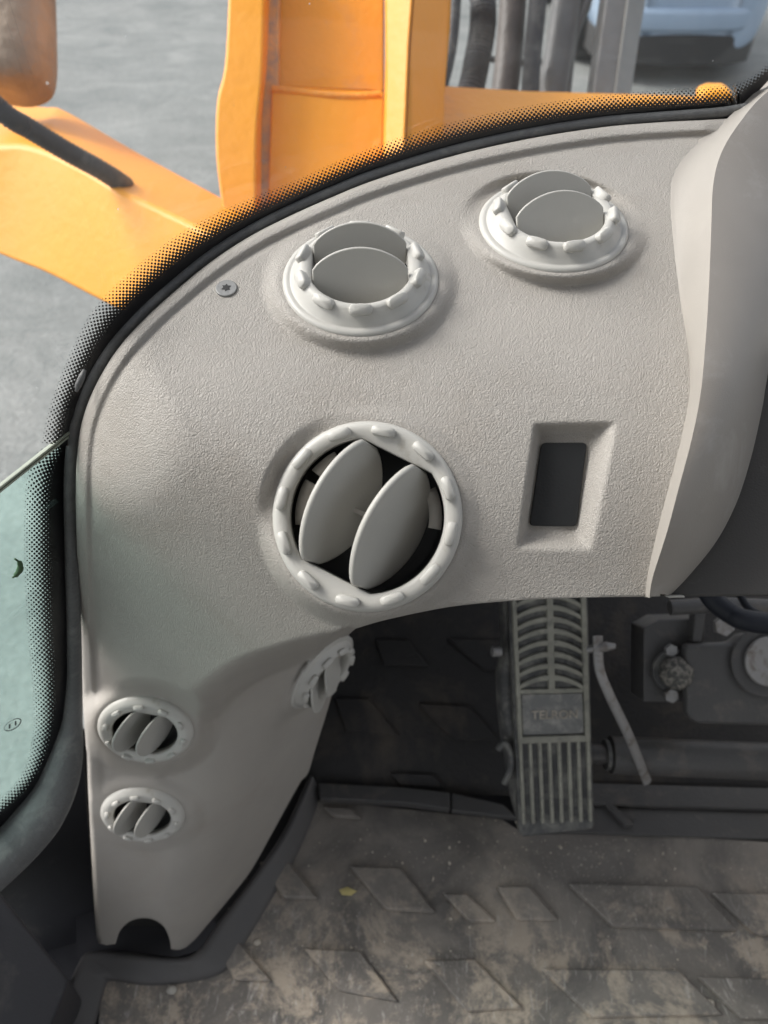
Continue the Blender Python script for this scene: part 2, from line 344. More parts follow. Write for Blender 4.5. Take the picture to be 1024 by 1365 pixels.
vA = np.array([[150, 660, 1/.440], [150, 940, 1/.69], [480, 800, 1/.398]])
PV = np.linalg.solve(np.c_[vA[:, 0], vA[:, 1], np.ones(3)], vA[:, 2])
PE = wplane(118, 560, .448, (-.62, -.62, .48))   # left shoulder
WIN_EDGE = [(985, 157), (940, 160), (880, 163), (800, 170), (700, 186), (600, 209), (500, 240), (440, 264), (380, 291), (330, 317), (280, 350),
            (230, 391), (190, 428), (155, 468), (127, 515), (110, 560), (103, 605), (101, 660), (103, 750), (106, 850), (110, 930), (115, 1000), (120, 1100), (124, 1180), (128, 1240), (131, 1254)]
WE = spline(WIN_EDGE, 3)
def dist_poly(X, Y, P):
    out = np.full(X.shape, 1e9); 
    for k in range(0, len(X), 4000):
        x, y = X[k:k+4000, None], Y[k:k+4000, None]
        out[k:k+4000] = np.sqrt(((x-P[None, :, 0])**2+(y-P[None, :, 1])**2).min(1))
    return out
def wbase(X, Y, rim=True):
    X = np.asarray(X, float); Y = np.asarray(Y, float)
    f = smin(ev(PT, X, Y), ev(PF, X, Y), .22)
    f = smin(f, ev(PV, X, Y), .34)
    f = smin(f, ev(PE, X, Y), .10)
    yb = np.interp(X, [100, 200, 260, 330, 400, 480, 600], [960, 925, 905, 876, 855, 838, 812])
    kk = np.interp(X, [200, 300, 470], [.004, .012, .05])
    f = smin(f, 2.35-np.interp(X, [100, 300, 480], [.55, .32, 0])-kk*(Y-yb), .20)
    leg = smin(ev(PLEG, X, Y), ev(PSIDE, X, Y), .10)
    f = smax(f, leg, .10)
    return f
def rimshape(X, Y, f):
    D = dist_poly(X, Y, WE)
    amp = np.interp(Y, [100, 900, 1100], [1, .8, 0])*np.interp(X, [940, 962], [1, 0])
    f = f+amp*.014*(1-sstep((D-13)/7))-amp*.006*np.exp(-((D-22)/5)**2)
    return f-.02*np.clip(1-D/5, 0, 1)**2
PSW = None
class Vent: pass
VENTS = []
def vent(px, py, n, R, deg, d=None, lift=0., **k):
    v = Vent(); v.px, v.py = px, py; v.n = nrm(n); v.R = R
    if d is None: d = 1/float(wbase(np.array([px]), np.array([py]))[0])
    v.P = U(px, py, d)+v.n*lift
    # pivot axis a: direction on the vent face that appears at angle deg in the picture (counter-clockwise from right)
    e = UPl(px+20*math.cos(math.radians(deg)), py-20*math.sin(math.radians(deg)), v.P, v.n)
    v.a = nrm(e-v.P); v.b = np.cross(v.n, v.a); v.k = k; VENTS.append(v); return v
vent(481, 379, el(76, .0), .0425, 22, lift=.004, kind='top', tilt=-28, lab='round vent left of the two on top of the panel')
vent(737, 302, el(80, -.0), .0425, 12, lift=.001, kind='top', tilt=-38, oh=.47, lab='round vent right of the two on top of the panel')
vent(488, 688, el(47, -.10), .0490, 61, lift=-.0025, kind='big', tilt=-33, lab='largest round vent on the front face, vanes turned half open')
vent(196, 968, nrm((.05, -.97, .22)), .0400, 76, lift=.004, kind='leg', tilt=-38, lab='upper of the two small vents on the leg')
vent(192, 1081, nrm((.05, -.97, .22)), .0400, 80, lift=.004, kind='leg', tilt=-38, lab='lower of the two small vents on the leg')
vent(430, 896, nrm((.74, -.64, -.10)), .0460, -35, d=.835, lift=.0, kind='side', tilt=58, lab='small vent on the inner side of the leg')
GROW = {'top': (1.08, 1.34), 'big': (1.03, 1.22), 'leg': (1.06, 1.60), 'side': (1.06, 1.30)}
SW_O = [(711, 563), (826, 561), (792, 737), (688, 734)]     # switch recess outline
SW_W = [15, 34, 26, 12]                                     # widths of its four slopes: top, right, bottom, left
def recess(X, Y):
    t = np.full(X.shape, 9.)
    for i in range(4):
        a, b = np.array(SW_O[i]), np.array(SW_O[(i+1) % 4]); e = (b-a)/np.linalg.norm(b-a)
        dd = (X-a[0])*(-e[1])+(Y-a[1])*e[0]
        t = smin(t, dd/SW_W[i], .25)
    return np.clip(t, 0, 1)
def wpanel(X, Y):
    X = np.asarray(X, float); Y = np.asarray(Y, float); f = rimshape(X, Y, wbase(X, Y))
    for v in VENTS:
        g0, g1 = GROW[v.k['kind']]
        r = FW[None]+((X-512)/FPX)[:, None]*RT+((682.5-Y)/FPX)[:, None]*UP
        den = r@v.n; k = np.dot(v.n, v.P-C); wp = den/k
        d = np.where(np.abs(wp) > 1e-6, 1/wp, 1e6); Q = C+r*d[:, None]
        rr = np.linalg.norm(Q-v.P, axis=1)/v.R; rr[wp < .5] = 99
        near = np.hypot(X-v.px, Y-v.py) < (80 if v.k['kind'] == 'side' else 190)
        s = np.where(near, 1-sstep((rr-g0)/(g1-g0)), 0)
        f = f*(1-s)+wp*s
    s = sstep(recess(X, Y)); return f*(1-s)+(ev(PSW, X, Y))*s
cs_ = np.array(SW_O, float); PSW = np.linalg.lstsq(np.c_[cs_, np.ones(4)], wbase(cs_[:, 0], cs_[:, 1])-.05, rcond=None)[0]
# outline (measured), split at corners
OUT = [spline(WIN_EDGE[:-1]+[(131, 1256)]),
       np.array([(131, 1257), (142, 1260), (154, 1258)], float),
       spline([(154, 1258), (160, 1241), (172, 1229), (188, 1224), (205, 1226), (219, 1236), (226, 1252), (228, 1265)]),
       spline([(228, 1265), (240, 1266), (253, 1260), (264, 1248), (274, 1236)]),
       spline([(274, 1236), (305, 1199), (335, 1160), (362, 1112), (385, 1070), (402, 1040)]),
       spline([(402, 1040), (411, 1030), (420, 1000), (431, 965), (440, 935), (448, 905), (456, 870), (462, 850), (474, 838)]),
       spline([(474, 838), (520, 825), (600, 809), (680, 801), (760, 797), (880, 795)]),
       spline([(880, 795), (882, 760), (900, 690), (918, 630), (935, 560), (942, 500), (935, 420), (922, 330), (915, 260), (925, 215), (960, 180), (985, 157)])]
outl = np.concatenate([s[:-1] for s in OUT])
def inside(P, poly):
    x, y = P[:, 0], P[:, 1]; c = np.zeros(len(P), bool); j = len(poly)-1
    for i in range(len(poly)):
        xi, yi = poly[i]; xj, yj = poly[j]
        if yi != yj:
            c ^= ((yi > y) != (yj > y)) & (x < (xj-xi)*(y-yi)/(yj-yi)+xi)
        j = i
    return c
def proj(P): r = P-C; d = np.dot(r, FW); return (512+FPX*r[0]/d, 682.5-FPX*np.dot(r, UP)/d)
holes = []; rings = []
for v in VENTS:
    hf = .80 if v.k['kind'] != 'big' else .93
    if v.k['kind'] == 'side': v.hole = None; continue
    holes.append(np.array([proj(v.P+v.R*hf*(math.cos(t)*v.a+math.sin(t)*v.b)) for t in np.linspace(0, 2*math.pi, 72, endpoint=False)]))
    g0, g1 = GROW[v.k['kind']]
    for g in np.linspace(g0*.97, g1*1.02, 9):
        rings += [proj(v.P+v.R*g*(math.cos(t)*v.a+math.sin(t)*v.b)) for t in np.linspace(0, 2*math.pi, 120, endpoint=False)]
st = 3.2
gx, gy = np.meshgrid(np.arange(98, 992, st), np.arange(152, 1272, st)); gx = gx+((np.arange(gy.shape[0]) % 2)*st/2)[:, None]
G = np.c_[gx.ravel(), gy.ravel()]
rings = np.array(rings); dr = np.full(len(G), 9.)
for v in VENTS:      # drop the grid near rings so the ring samples rule
    if v.k['kind'] == 'side': continue
keep = inside(G, outl) & (dist_poly(G[:, 0], G[:, 1], outl) > 1.6)
G = G[keep]; dr = dist_poly(G[:, 0], G[:, 1], rings); G = G[dr > 1.0]
rings = rings[inside(rings, outl) & (dist_poly(rings[:, 0], rings[:, 1], outl) > 1.6)]
G = np.r_[G, rings]
for h in holes:
    G = G[~inside(G, h)]; G = G[dist_poly(G[:, 0], G[:, 1], h) > .8]
pts = [tuple(p) for p in outl]; edges = [(i, (i+1) % len(pts)) for i in range(len(pts))]
for h in holes:
    b0 = len(pts); pts += [tuple(p) for p in h]; edges += [(b0+i, b0+(i+1) % len(h)) for i in range(len(h))]
pts += [tuple(p) for p in G]
cv, ce, cf, *_ = delaunay_2d_cdt([Vector(p) for p in pts], edges, [], 1, 1e-5)
XY = np.array([(v.x, v.y) for v in cv]); F = np.array([tuple(f) for f in cf if len(f) == 3])
cen = XY[F].mean(1); ok = inside(cen, outl)
for h in holes: ok &= ~inside(cen, h)
F = F[ok]
W = wpanel(XY[:, 0], XY[:, 1]); D = 1/W
R3 = FW[None]+((XY[:, 0]-512)/FPX)[:, None]*RT+((682.5-XY[:, 1])/FPX)[:, None]*UP
PV3 = C+R3*D[:, None]
base = UZ(190, 1256, 0)
panel = thing('trim_panel', (base[0], base[1], 0), 'pale grey grained plastic cab trim panel with six round air vents and a leg down to the floor', 'trim panel')
# orientation
a, b, c = PV3[F[:, 0]], PV3[F[:, 1]], PV3[F[:, 2]]
flip = (np.cross(b-a, c-a)@FW) > 0
F[flip] = F[flip][:, ::-1]
# rolled lip round the free edge: continue the border back into the structure in three steps
idx = {}
used = set(F.ravel().tolist()); eset = {}
for f in F:
    for i in range(3):
        e = (int(f[i]), int(f[(i+1) % 3])); k = (min(e), max(e))
        eset[k] = None if k in eset else e
bord = [e for e in eset.values() if e]
V = [tuple(p) for p in PV3]; FF = [tuple(int(i) for i in f) for f in F]
outn = {}
for (i, j) in bord:
    t = XY[j]-XY[i]; nn = np.array([t[1], -t[0]]); nn /= np.linalg.norm(nn)+1e-9
    for k in (i, j): outn[k] = outn.get(k, np.zeros(2))+nn
new = {}
def isout(k): return np.min(np.hypot(outl[:, 0]-XY[k, 0], outl[:, 1]-XY[k, 1])) < .5
sgn = None
for k in outn:
    n2 = outn[k]/(np.linalg.norm(outn[k])+1e-9)
    lst = []
    for (o_, dd) in ((.8, .0012), (1.4, .004), (1.5, .022)):
        p = XY[k]; lst.append(len(V)); V.append(tuple(C+(FW+(p[0]-512)/FPX*RT+(682.5-p[1])/FPX*UP)*(D[k]+dd)))
    new[k] = lst
for (i, j) in bord:
    pi, pj = i, j
    for s in range(3):
        FF.append((pj, pi, new[i][s], new[j][s])); pi, pj = new[i][s], new[j][s]
M['panel'].name = 'grained_grey_plastic'
sh = obj('panel_shell', V, FF, M['panel'], panel)

# ------------------------------------------------------------------ vents (part of the panel; ring > vanes, grip nubs, duct)
def polar(name, prof, v, m, parent=None, basis=None, chord=None, seg=96, closed=False):
    rows = []
    for (r, h, inner) in prof:
        row = []
        for t in np.linspace(0, 2*math.pi, seg+1):
            rr = r
            if inner and chord:
                ct = abs(math.cos(t)); rr = min(r, (chord+(inner-1)*.02)/max(ct, 1e-6))
            row.append((rr*math.cos(t)*v.R, rr*math.sin(t)*v.R, h*v.R))
        rows.append(row)
    V, F = loftrows(rows)
    return obj(name, V, F, m, parent, True, basis)
KIND = {'top': dict(rh=.68, ch=.63, nubs=10, nr=.775, nh=.20, prof=[(1.04, -.06), (1.04, .015), (1.01, .045), (.965, .05), (.945, .04), (.93, .05), (.87, .12), (.80, .215), (.765, .235), (.72, .235)]),
        'big': dict(rh=.83, ch=.72, nubs=12, nr=.915, nh=.075, prof=[(1.02, -.06), (1.02, .02), (1.00, .055), (.97, .075), (.92, .085), (.875, .075)]),
        'leg': dict(rh=.70, ch=.62, nubs=10, nr=.83, nh=.13, prof=[(1.04, -.06), (1.03, .03), (.98, .09), (.92, .135), (.84, .15), (.77, .135)])}
KIND['side'] = KIND['top']
nubmesh = {}
def nub_mesh(L, Wd, H):
    key = (L, Wd, H)
    if key in nubmesh: return nubmesh[key]
    rows = []
    for (s, h) in ((1.04, -.5), (1.0, .55), (.93, .85), (.80, 1.0), (.0, 1.03)):
        row = []
        for t in np.linspace(0, 2*math.pi, 17):
            cx = math.copysign(abs(math.cos(t))**.48, math.cos(t)); cy = math.copysign(abs(math.sin(t))**.75, math.sin(t))
            row.append((cx*(L-Wd*(1-s)) if s else 0, cy*Wd*s, h*H))
        rows.append(row)
    Vv, Ff = loftrows(rows); me = bpy.data.meshes.new('grip_nub'); me.from_pydata(Vv, [], Ff); me.materials.append(M['vent'])
    me.polygons.foreach_set('use_smooth', [True]*len(me.polygons)); nubmesh[key] = me; return me
for v in VENTS:
    kd = v.k['kind']; K = KIND[kd]; R = v.R
    mw = Matrix([[v.a[i], v.b[i], v.n[i], v.P[i]] for i in range(3)]+[[0, 0, 0, 1]])
    ml = panel.matrix_basis.inverted() @ mw if False else Matrix.Translation(-panel.location) @ mw
    ztop = K['prof'][-1][1]
    prof = [(r, h, 0) for r, h in K['prof']]+[(K['rh']*1.02, ztop-.012, 1.5), (K['rh'], ztop-.035, 1), (K['rh'], ztop-.16, 1), (K['rh']*1.01, -.02, 1.3)]
    ring = polar('air_vent', prof, v, M['vent'], panel, ml, chord=K['ch'])
    ring['label'] = v.k['lab']
    dd_ = .7 if kd in ('big', 'top') else .33
    polar('vent_duct', [(K['rh']*1.03, ztop-.10, 0), (K['rh']*1.0, -.2, 0), (K['rh']*.9, -dd_, 0), (0, -dd_, 0)], v, M['tube'], ring, Matrix.Identity(4))
    if kd == 'big':
        for t0, t1, z0 in ((.95, 1.35, -.10), (1.5, 2.15, -.10), (5.0, 5.6, -.2)):   # beige housing tabs seen inside
            rows = []
            for rr, hh in ((.80, z0), (.66, z0-.03), (.66, z0-.10), (.80, z0-.12)):
                rows.append([(rr*R*math.cos(t), rr*R*math.sin(t), hh*R) for t in np.linspace(t0, t1, 10)])
            Vv, Ff = loftrows(rows, True, True); obj('duct_tab', Vv, Ff, M['duct'], ring, True, Matrix.Identity(4))
        bm = bmesh.new(); bmesh.ops.create_cube(bm, size=1); me = bpy.data.meshes.new('vane_link'); bm.to_mesh(me); bm.free()
        lk = link('vane_link', me, M['duct'], ring, False, Matrix.Translation((.0*R, .02*R, -.16*R)) @ Matrix.Diagonal((.05*R, .45*R, .03*R, 1)))
    # grip nubs
    nb = K['nubs']; L_, W_ = (.13, .058) if kd == 'big' else ((.15, .075) if kd != 'leg' else (.11, .06))
    for i in range(nb):
        t = 2*math.pi*(i+.5)/nb
        base_ = Matrix.Rotation(t, 4, 'Z') @ Matrix.Translation((K['nr']*R, 0, K['nh']*R))
        tilt = 0 if kd == 'big' else (.75 if kd in ('top', 'side') else .35)
        me = nub_mesh(L_*R, W_*R, .075*R if kd in ('big', 'leg') else .085*R)
        link('grip_nub', me, None, ring, False, base_ @ Matrix.Rotation(tilt, 4, 'Y') @ Matrix.Rotation(math.pi/2, 4, 'Z'))
    # two vanes on parallel pivots
    ph = math.radians(v.k['tilt']); c_ = K['ch']*R*.985
    th = .055*R if kd != 'big' else .085*R
    for s in (-1, 1):
        off = s*K['rh']*R*.36
        Rb = K['rh']*R*1.02
        out_h = {'top': v.k.get('oh', .47), 'big': .48, 'leg': .58, 'side': .66}[kd]*R; in_h = {'top': .34, 'big': .52, 'leg': .42, 'side': .3}[kd]*R
        endt = {'top': .16, 'big': .14, 'leg': .14, 'side': .10}[kd]*R
        up_ = []; dn_ = []
        for q_ in np.linspace(-1, 1, 25):
            s_ = math.sqrt(max(0, 1-(q_*.985)**2))*.55+(1-q_*q_)*.45
            up_.append((q_*c_, endt+(out_h-endt)*s_)); dn_.append((q_*c_, -.02*R-(in_h)*s_))
        ol = up_+dn_[::-1]
        ang = ph
        bm = bmesh.new(); f1 = bm.faces.new([bm.verts.new((x, y, 0)) for x, y in ol])
        me = bpy.data.meshes.new('vane'); bm.to_mesh(me); bm.free()
        # local axes of the vane: x = pivot axis a, y = outwards tilted, z = thickness
        B = Matrix.Translation((0, off, ztop*R-.10*R)) @ Matrix.Rotation(math.pi/2+ang, 4, 'X') @ Matrix.Translation((0, 0, 0))
        vo = link('vane', me, M['vane'], ring, True, B)
        so = vo.modifiers.new('sol', 'SOLIDIFY'); so.thickness = th; so.offset = 0; so.use_even_offset = True
        bev(vo, th*.42, 3, 50)
# added black plate behind the arch, standing in for the shadow inside the leg
prism('leg_shade_plate', [U(x, y, 1/float(wbase(np.array([x]), np.array([y]))[0])+.035) for x, y in [(128., 1140.), (250., 1140.), (252., 1236.), (128., 1234.)]], FW*.002, M['tube'], panel, 0, False)
# blank switch plate
sw = [(722, 590), (783, 590), (769, 702), (706, 701)]
dsw = 1/wpanel(np.array([p[0] for p in sw]), np.array([p[1] for p in sw]))
ctr = np.mean(sw, axis=0)
A3 = []
for i in range(4):
    p, pa, pn = np.array(sw[i]), np.array(sw[i-1]), np.array(sw[(i+1) % 4])
    for tq in np.linspace(0, 1, 5):
        a1 = p+(pa-p)/np.linalg.norm(pa-p)*7; b1 = p+(pn-p)/np.linalg.norm(pn-p)*7
        z = (1-tq)**2*a1+2*tq*(1-tq)*p+tq*tq*b1; A3.append(z)
A3 = np.array(A3); wq = float(np.mean(1/dsw))
pl = np.linalg.lstsq(np.c_[np.array(sw), np.ones(4)], 1/dsw, rcond=None)[0]
A3 = [U(x, y, 1/(pl[0]*x+pl[1]*y+pl[2])-.0016) for x, y in A3]
prism('blank_switch', A3, FW*.006, M['black'], panel, .0006)
# screw with star socket
def surf(px, py): return U(px, py, 1/float(wpanel(np.array([px]), np.array([py]))[0]))
sp = surf(302, 385); nT = el(72)
sc = disc('screw', sp-nT*.002, nT, .0062, .0030, M['screw'], panel, 28, .0006)
x = nrm(np.cross(nT, [.31, .2, .93])); y = np.cross(nT, x)
star = [sp+nT*.0011+(.0028 if i % 2 == 0 else .0016)*(math.cos(i*math.pi/6)*x+math.sin(i*math.pi/6)*y) for i in range(12)]
prism('screw_socket', star, nT*.0002, M['tube'], sc, 0, False)

# ================================================================== STEERING CONSOLE COWL (right)
console = thing('steering_console', tuple(U(960, 780, .42)-np.array([0, 0, .6])), 'grey steering column cowl with pale left flank and dark base', 'console')
c0 = [(1060, 70), (965, 160), (925, 188), (897, 215), (888, 255), (893, 320), (905, 400), (918, 470), (920, 520), (912, 570), (895, 640), (878, 700), (865, 760), (862, 797)]
c1 = [(1090, 75), (1020, 125), (985, 165), (962, 203), (951, 245), (948, 310), (945, 385), (941, 450), (934, 525), (921, 590), (905, 650), (889, 710), (870, 770), (866, 797)]
def wd(px, py): return 1/wpanel(px, py)
n = 90
A0 = resample(spline(c0, 3), n); A1 = resample(spline(c1, 3), n)
tt = np.linspace(0, 1, n)
d0 = 1/wbase(np.clip(A0[:, 0], 0, 975), A0[:, 1])+.001
rise = np.interp(tt, [0, .12, .3, .6, .85, 1], [.012, .026, .034, .030, .018, .008])
d1 = d0-rise
c3 = [(1110, 78), (1075, 150), (1062, 190), (1050, 240), (1040, 290), (1030, 340), (1018, 400), (1003, 470), (988, 540), (968, 610), (948, 670), (925, 720), (897, 765), (880, 792)]
c4 = [(1150, 78), (1120, 160), (1100, 220), (1080, 290), (1065, 350), (1050, 400), (1037, 450), (1024, 505), (1013, 560), (1000, 615), (982, 670), (955, 722), (918, 768), (892, 795)]
A3_ = resample(spline(c3, 3), n); A4 = resample(spline(c4, 3), n)
rows = []
d3 = d1+np.interp(tt, [0, .3, .6, .85, 1], [.01, .012, .012, .012, .004]); d4 = d3+np.interp(tt, [0, .3, .7, 1], [.03, .04, .035, .012])
ed = []
for i in range(n): ed.append([U(*A0[i], d0[i]), U(*A1[i], d1[i]), U(*A3_[i], d3[i]), U(*A4[i], d4[i])])
ed = np.array(ed)
# flank: slightly hollow, with its foot faired into the panel
rows = []
for s in np.linspace(-.12, 1, 12):
    base_ = ed[:, 0]*(1-s)+ed[:, 1]*s
    sag = .006*math.sin(math.pi*max(0, s))
    rows.append([base_[i]+FW*(sag+(.012 if s < 0 else 0)) for i in range(n)])
loft('cowl_flank', rows, M['cowl'], console)
rows = []
for s in np.linspace(0, 1, 26):
    s1 = s
    # rounded rise at both borders
    p = (1-s1)**2*ed[:, 1]+2*s1*(1-s1)*(ed[:, 2]*2-.5*ed[:, 1]-.5*ed[:, 3])+s1**2*ed[:, 3]
    rows.append([p[i] for i in range(n)])
rows.append([p+FW*.03 for p in rows[-1]])
loft('cowl_cover', rows, M['cover'], console)
# dark console body right of the cover
dk = [(1024+140, 430), (1030, 470), (1010, 540), (985, 640), (950, 710), (905, 765), (880, 796), (1024, 795), (1170, 794)]
pxprism('console_base', dk, [.44, .44, .435, .43, .425, .42, .415, .415, .415], FW*.05, M['dgrey'], console, .002)
o = pxprism('trim_clip', [(888, 794), (912, 793.5), (914, 796.5), (892, 797)], .412, FW*.004, M['vent'], console, .0005)

# ================================================================== GLASS, DOT BORDER, SEAL
gE = WE[WE[:, 1] < 1010]
extra = spline([(1100, 40), (1060, 70), (1020, 112), (985, 150)], 3)
ge = np.r_[extra[:-1], gE]
dg = 1/wbase(np.clip(ge[:, 0], 0, 985), np.clip(ge[:, 1], 156, 2000))
E = np.array([U(x, y, d+.014) for (x, y), d in zip(ge, dg)])
iS = int(np.argmin(np.abs(ge[:, 1]-566)+1000*(ge[:, 0] > 300)))          # where the pane joint meets the trim
SE = nrm((-.455, -.89, 0.0))
EA = E[:iS+1]
# windscreen: bent pane standing on the trim edge, then running back along the left side
plan = [p for p in EA[::6]]
if np.linalg.norm(plan[-1]-EA[-1]) > 1e-6: plan.append(EA[-1])
L0 = plan+[EA[-1]+SE*s for s in (.05, .1, .15, .2, .3, .4, .6, .8)]
L0 = np.array(L0)
for _ in range(4): L0[1:-1, :2] = (L0[:-2, :2]+2*L0[1:-1, :2]+L0[2:, :2])/4
# keep plan curve monotone: push top edge straight up with a slight outward lean
outw = []
for i in range(len(L0)):
    t = L0[min(i+1, len(L0)-1)]-L0[max(i-1, 0)]; t[2] = 0; t = nrm(t); outw.append(np.array([t[1], -t[0], 0.])*1.0)
outw = np.array(outw)
if outw[len(outw)//3][1] < 0: outw = -outw
screen = thing('windscreen', tuple(EA[len(EA)//2]), 'clear front windscreen with a black dotted border along the panel', 'windscreen')
rowsG = [[p-np.array([0, 0, .0]) for p in L0], [L0[i]+np.array([0, 0, .12])+outw[i]*.01 for i in range(len(L0))], [L0[i]+np.array([0, 0, .62])+outw[i]*.05 for i in range(len(L0))]]
loft('glass_pane', rowsG, M['glass'], screen)
def frit_strip(name, IN, OUTpx, parent, sweepdir=None, nn=260, pitch=4.3, inward=.0015, DF=None):
    """IN: 3-D inner border; OUTpx: measured outer border of the dots; both run the same way"""
    I3 = resample(IN, nn); Od = resample(spline(OUTpx, 3), 900); pI = np.array([proj(p) for p in I3])
    ix = np.array([np.argmin(np.hypot(Od[:, 0]-p[0], Od[:, 1]-p[1])) for p in pI], float)
    ix = np.maximum(ix, 899-(nn-1-np.arange(nn))*7.) if DF is None else np.minimum(ix, np.arange(nn)*9.)
    ix = np.maximum.accumulate(ix); kk_ = 8; ix = np.convolve(np.r_[[ix[0]]*kk_, ix, [ix[-1]]*kk_], np.ones(2*kk_+1)/(2*kk_+1), 'valid')
    O = np.stack([np.interp(ix, np.arange(900), Od[:, k]) for k in (0, 1)], 1)
    rows = [[], [], [], []]; me_uv = []
    Tn = np.gradient(I3, axis=0)
    O3 = []
    for i in range(nn):
        t = Tn[i]
        s = sweepdir if sweepdir is not None else np.array([0, 0, 1.])
        if DF is None:
            t = nrm(t); t = np.array([t[0], t[1], 0])+SE*.6*max(0, min(1, (i/nn-.7)/.15))
        nl = nrm(np.cross(t, s))
        O3.append(UPl(O[i, 0], O[i, 1], I3[i], nl) if DF is None else U(O[i, 0], O[i, 1], DF(O[i, 0], O[i, 1])))
    O3 = np.array(O3)
    # smooth the outer border
    for _ in range(6): O3[1:-1] = (O3[:-2]+2*O3[1:-1]+O3[2:])/4
    nr = 8; rr = [[I3[i]*(1-k/nr)+O3[i]*(k/nr) for i in range(nn)] for k in range(nr+1)]
    rr = [[p-(p-C)/np.linalg.norm(p-C)*inward for p in r] for r in rr]
    Vv, Ff = loftrows(rr); o = obj(name, Vv, Ff, M['frit'], parent)
    pin = np.array([proj(p) for p in I3]); mid = (pin+O)/2
    s = np.r_[0, np.cumsum(np.linalg.norm(np.diff(mid, axis=0), axis=1))]
    wid = np.linalg.norm(O-pin, axis=1); 
    wid = np.convolve(np.r_[[wid[0]]*10, wid, [wid[-1]]*10], np.ones(21)/21, 'valid')
    u1 = o.data.uv_layers.new(name='UVMap'); u2 = o.data.uv_layers.new(name='across')
    for l in o.data.loops:
        k, i = divmod(l.vertex_index, nn); i = min(i, nn-1)
        # wide along v towards the outer border so that the printed rows follow the outline
        u1.data[l.index].uv = (s[i]/pitch, -(1-k/nr)*wid[i]/pitch); u2.data[l.index].uv = (0, k/nr)
    return o
oA = [(1110, 0), (1060, 55), (1024, 86), (990, 108), (945, 116), (860, 122), (780, 130), (700, 142), (620, 159), (540, 181), (460, 211), (400, 238), (340, 262), (290, 284), (230, 318), (170, 366), (125, 412), (98, 462), (76, 515), (64, 552), (55, 592)]
frit_strip('dot_border', E[:iS+12], oA[:-1]+[(57, 585), (54, 604)], screen, nn=420)
# left lower pane
iB = iS
rb = spline([(97, 568), (97, 650), (99, 750), (102, 850), (101, 920), (92, 980), (68, 1035), (25, 1085), (-30, 1125)], 4)
dB0 = depth(EA[-1])
SEpx = [proj(EA[-1]+SE*t) for t in (0, .05)]
slp = (SEpx[1][1]-SEpx[0][1])/(SEpx[0][0]-SEpx[1][0]); kx = (dB0-depth(EA[-1]+SE*.05))/(SEpx[0][0]-SEpx[1][0])
def DB(x, y):                 # the side pane bellies outwards below the joint
    v = y-slp*(97-x)
    return np.interp(v, [568, 650, 750, 850, 950, 1030, 1200], [0, .02, .065, .13, .19, .22, .25])+dB0-kx*(97-x)
vv = rb[:, 1]-slp*(97-rb[:, 0]); im = int(np.argmax(vv)); vs = np.linspace(vv[0], vv[im]-.5, 60)
xr_ = np.interp(vs, vv[:im+1], rb[:im+1, 0])
rows = [[U(x, v+slp*(97-x), DB(x, v+slp*(97-x))) for v, x in zip(vs, xr_*(1-t)+(-220)*t)] for t in np.linspace(0, 1, 14)]
EB = np.array([U(x, y, DB(x, y)) for x, y in rb])
sidew = thing('side_window', tuple(EB[len(EB)//2]), 'green tinted lower door window with a dotted black border left of the panel leg', 'window')
loft('glass_pane', rows, M['greenglass'], sidew)
oB = [(66, 592), (42, 612), (34, 660), (33, 750), (38, 850), (45, 930), (44, 980), (30, 1030), (-5, 1070), (-50, 1095)]
frit_strip('dot_border', EB, oB, sidew, nn=240, DF=DB)
ring_px = [U(17+11*math.cos(t), 966-6.5*math.sin(t)-5*math.cos(t), DB(17, 966)-.003) for t in np.linspace(0, 2*math.pi, 25)]
sweep('etched_mark', ring_px, .0004, M['tube'], sidew, 6, caps=False)
for k in (-1, 1): sweep('etched_mark', [U(17+4*k, 969-2*k, DB(17, 966)-.003), U(17+4*k, 963-2*k, DB(17, 966)-.003)], .0006, M['tube'], sidew, 6)
lc = sweep('leaf_curl', [U(x, y, DB(x, y)-.004) for x, y in spline([(20, 745), (26, 750), (27, 758), (22, 766), (17, 770)], 2)], np.array([.0006, .0016, .002, .0016, .0006])[np.minimum(4, (np.arange(len(spline([(20, 745), (26, 750), (27, 758), (22, 766), (17, 770)], 2)))/len(spline([(20, 745), (26, 750), (27, 758), (22, 766), (17, 770)], 2))*5).astype(int))], M['leafg'], None, 8)
tag(lc, 'tiny curled green leaf stuck on the green side window', 'leaf')
# glass joint
jn = thing('pane_joint', tuple(EA[-1]), 'thin pale glass edge between the clear pane and the green pane at left', 'glass edge')
Pj = [EA[-1]+SE*s+np.array([0, 0, z]) for s, z in ((-.004, 0), (.15, 0), (.4, 0), (.6, 0))]
for nme, dz, hh, mm in (('glass_edge', .0010, .0013, 'glassedge'), ('seal_line', -.0001, .0008, 'sealgap'), ('glass_edge', -.0012, .0012, 'glassedge')):
    A = Pj[0]+np.array([0, 0, dz]); B = Pj[-1]+np.array([0, 0, dz]); inn = nrm(np.cross(SE, [0, 0, 1]))
    if np.dot(inn, C-A) < 0: inn = -inn
    q4 = [A+inn*.0008+[0, 0, -hh/2], A+inn*.0008+[0, 0, hh/2], A-inn*.002+[0, 0, hh/2], A-inn*.002+[0, 0, -hh/2]]
    prism(nme, q4, B-A, M[mm], jn, .0004)
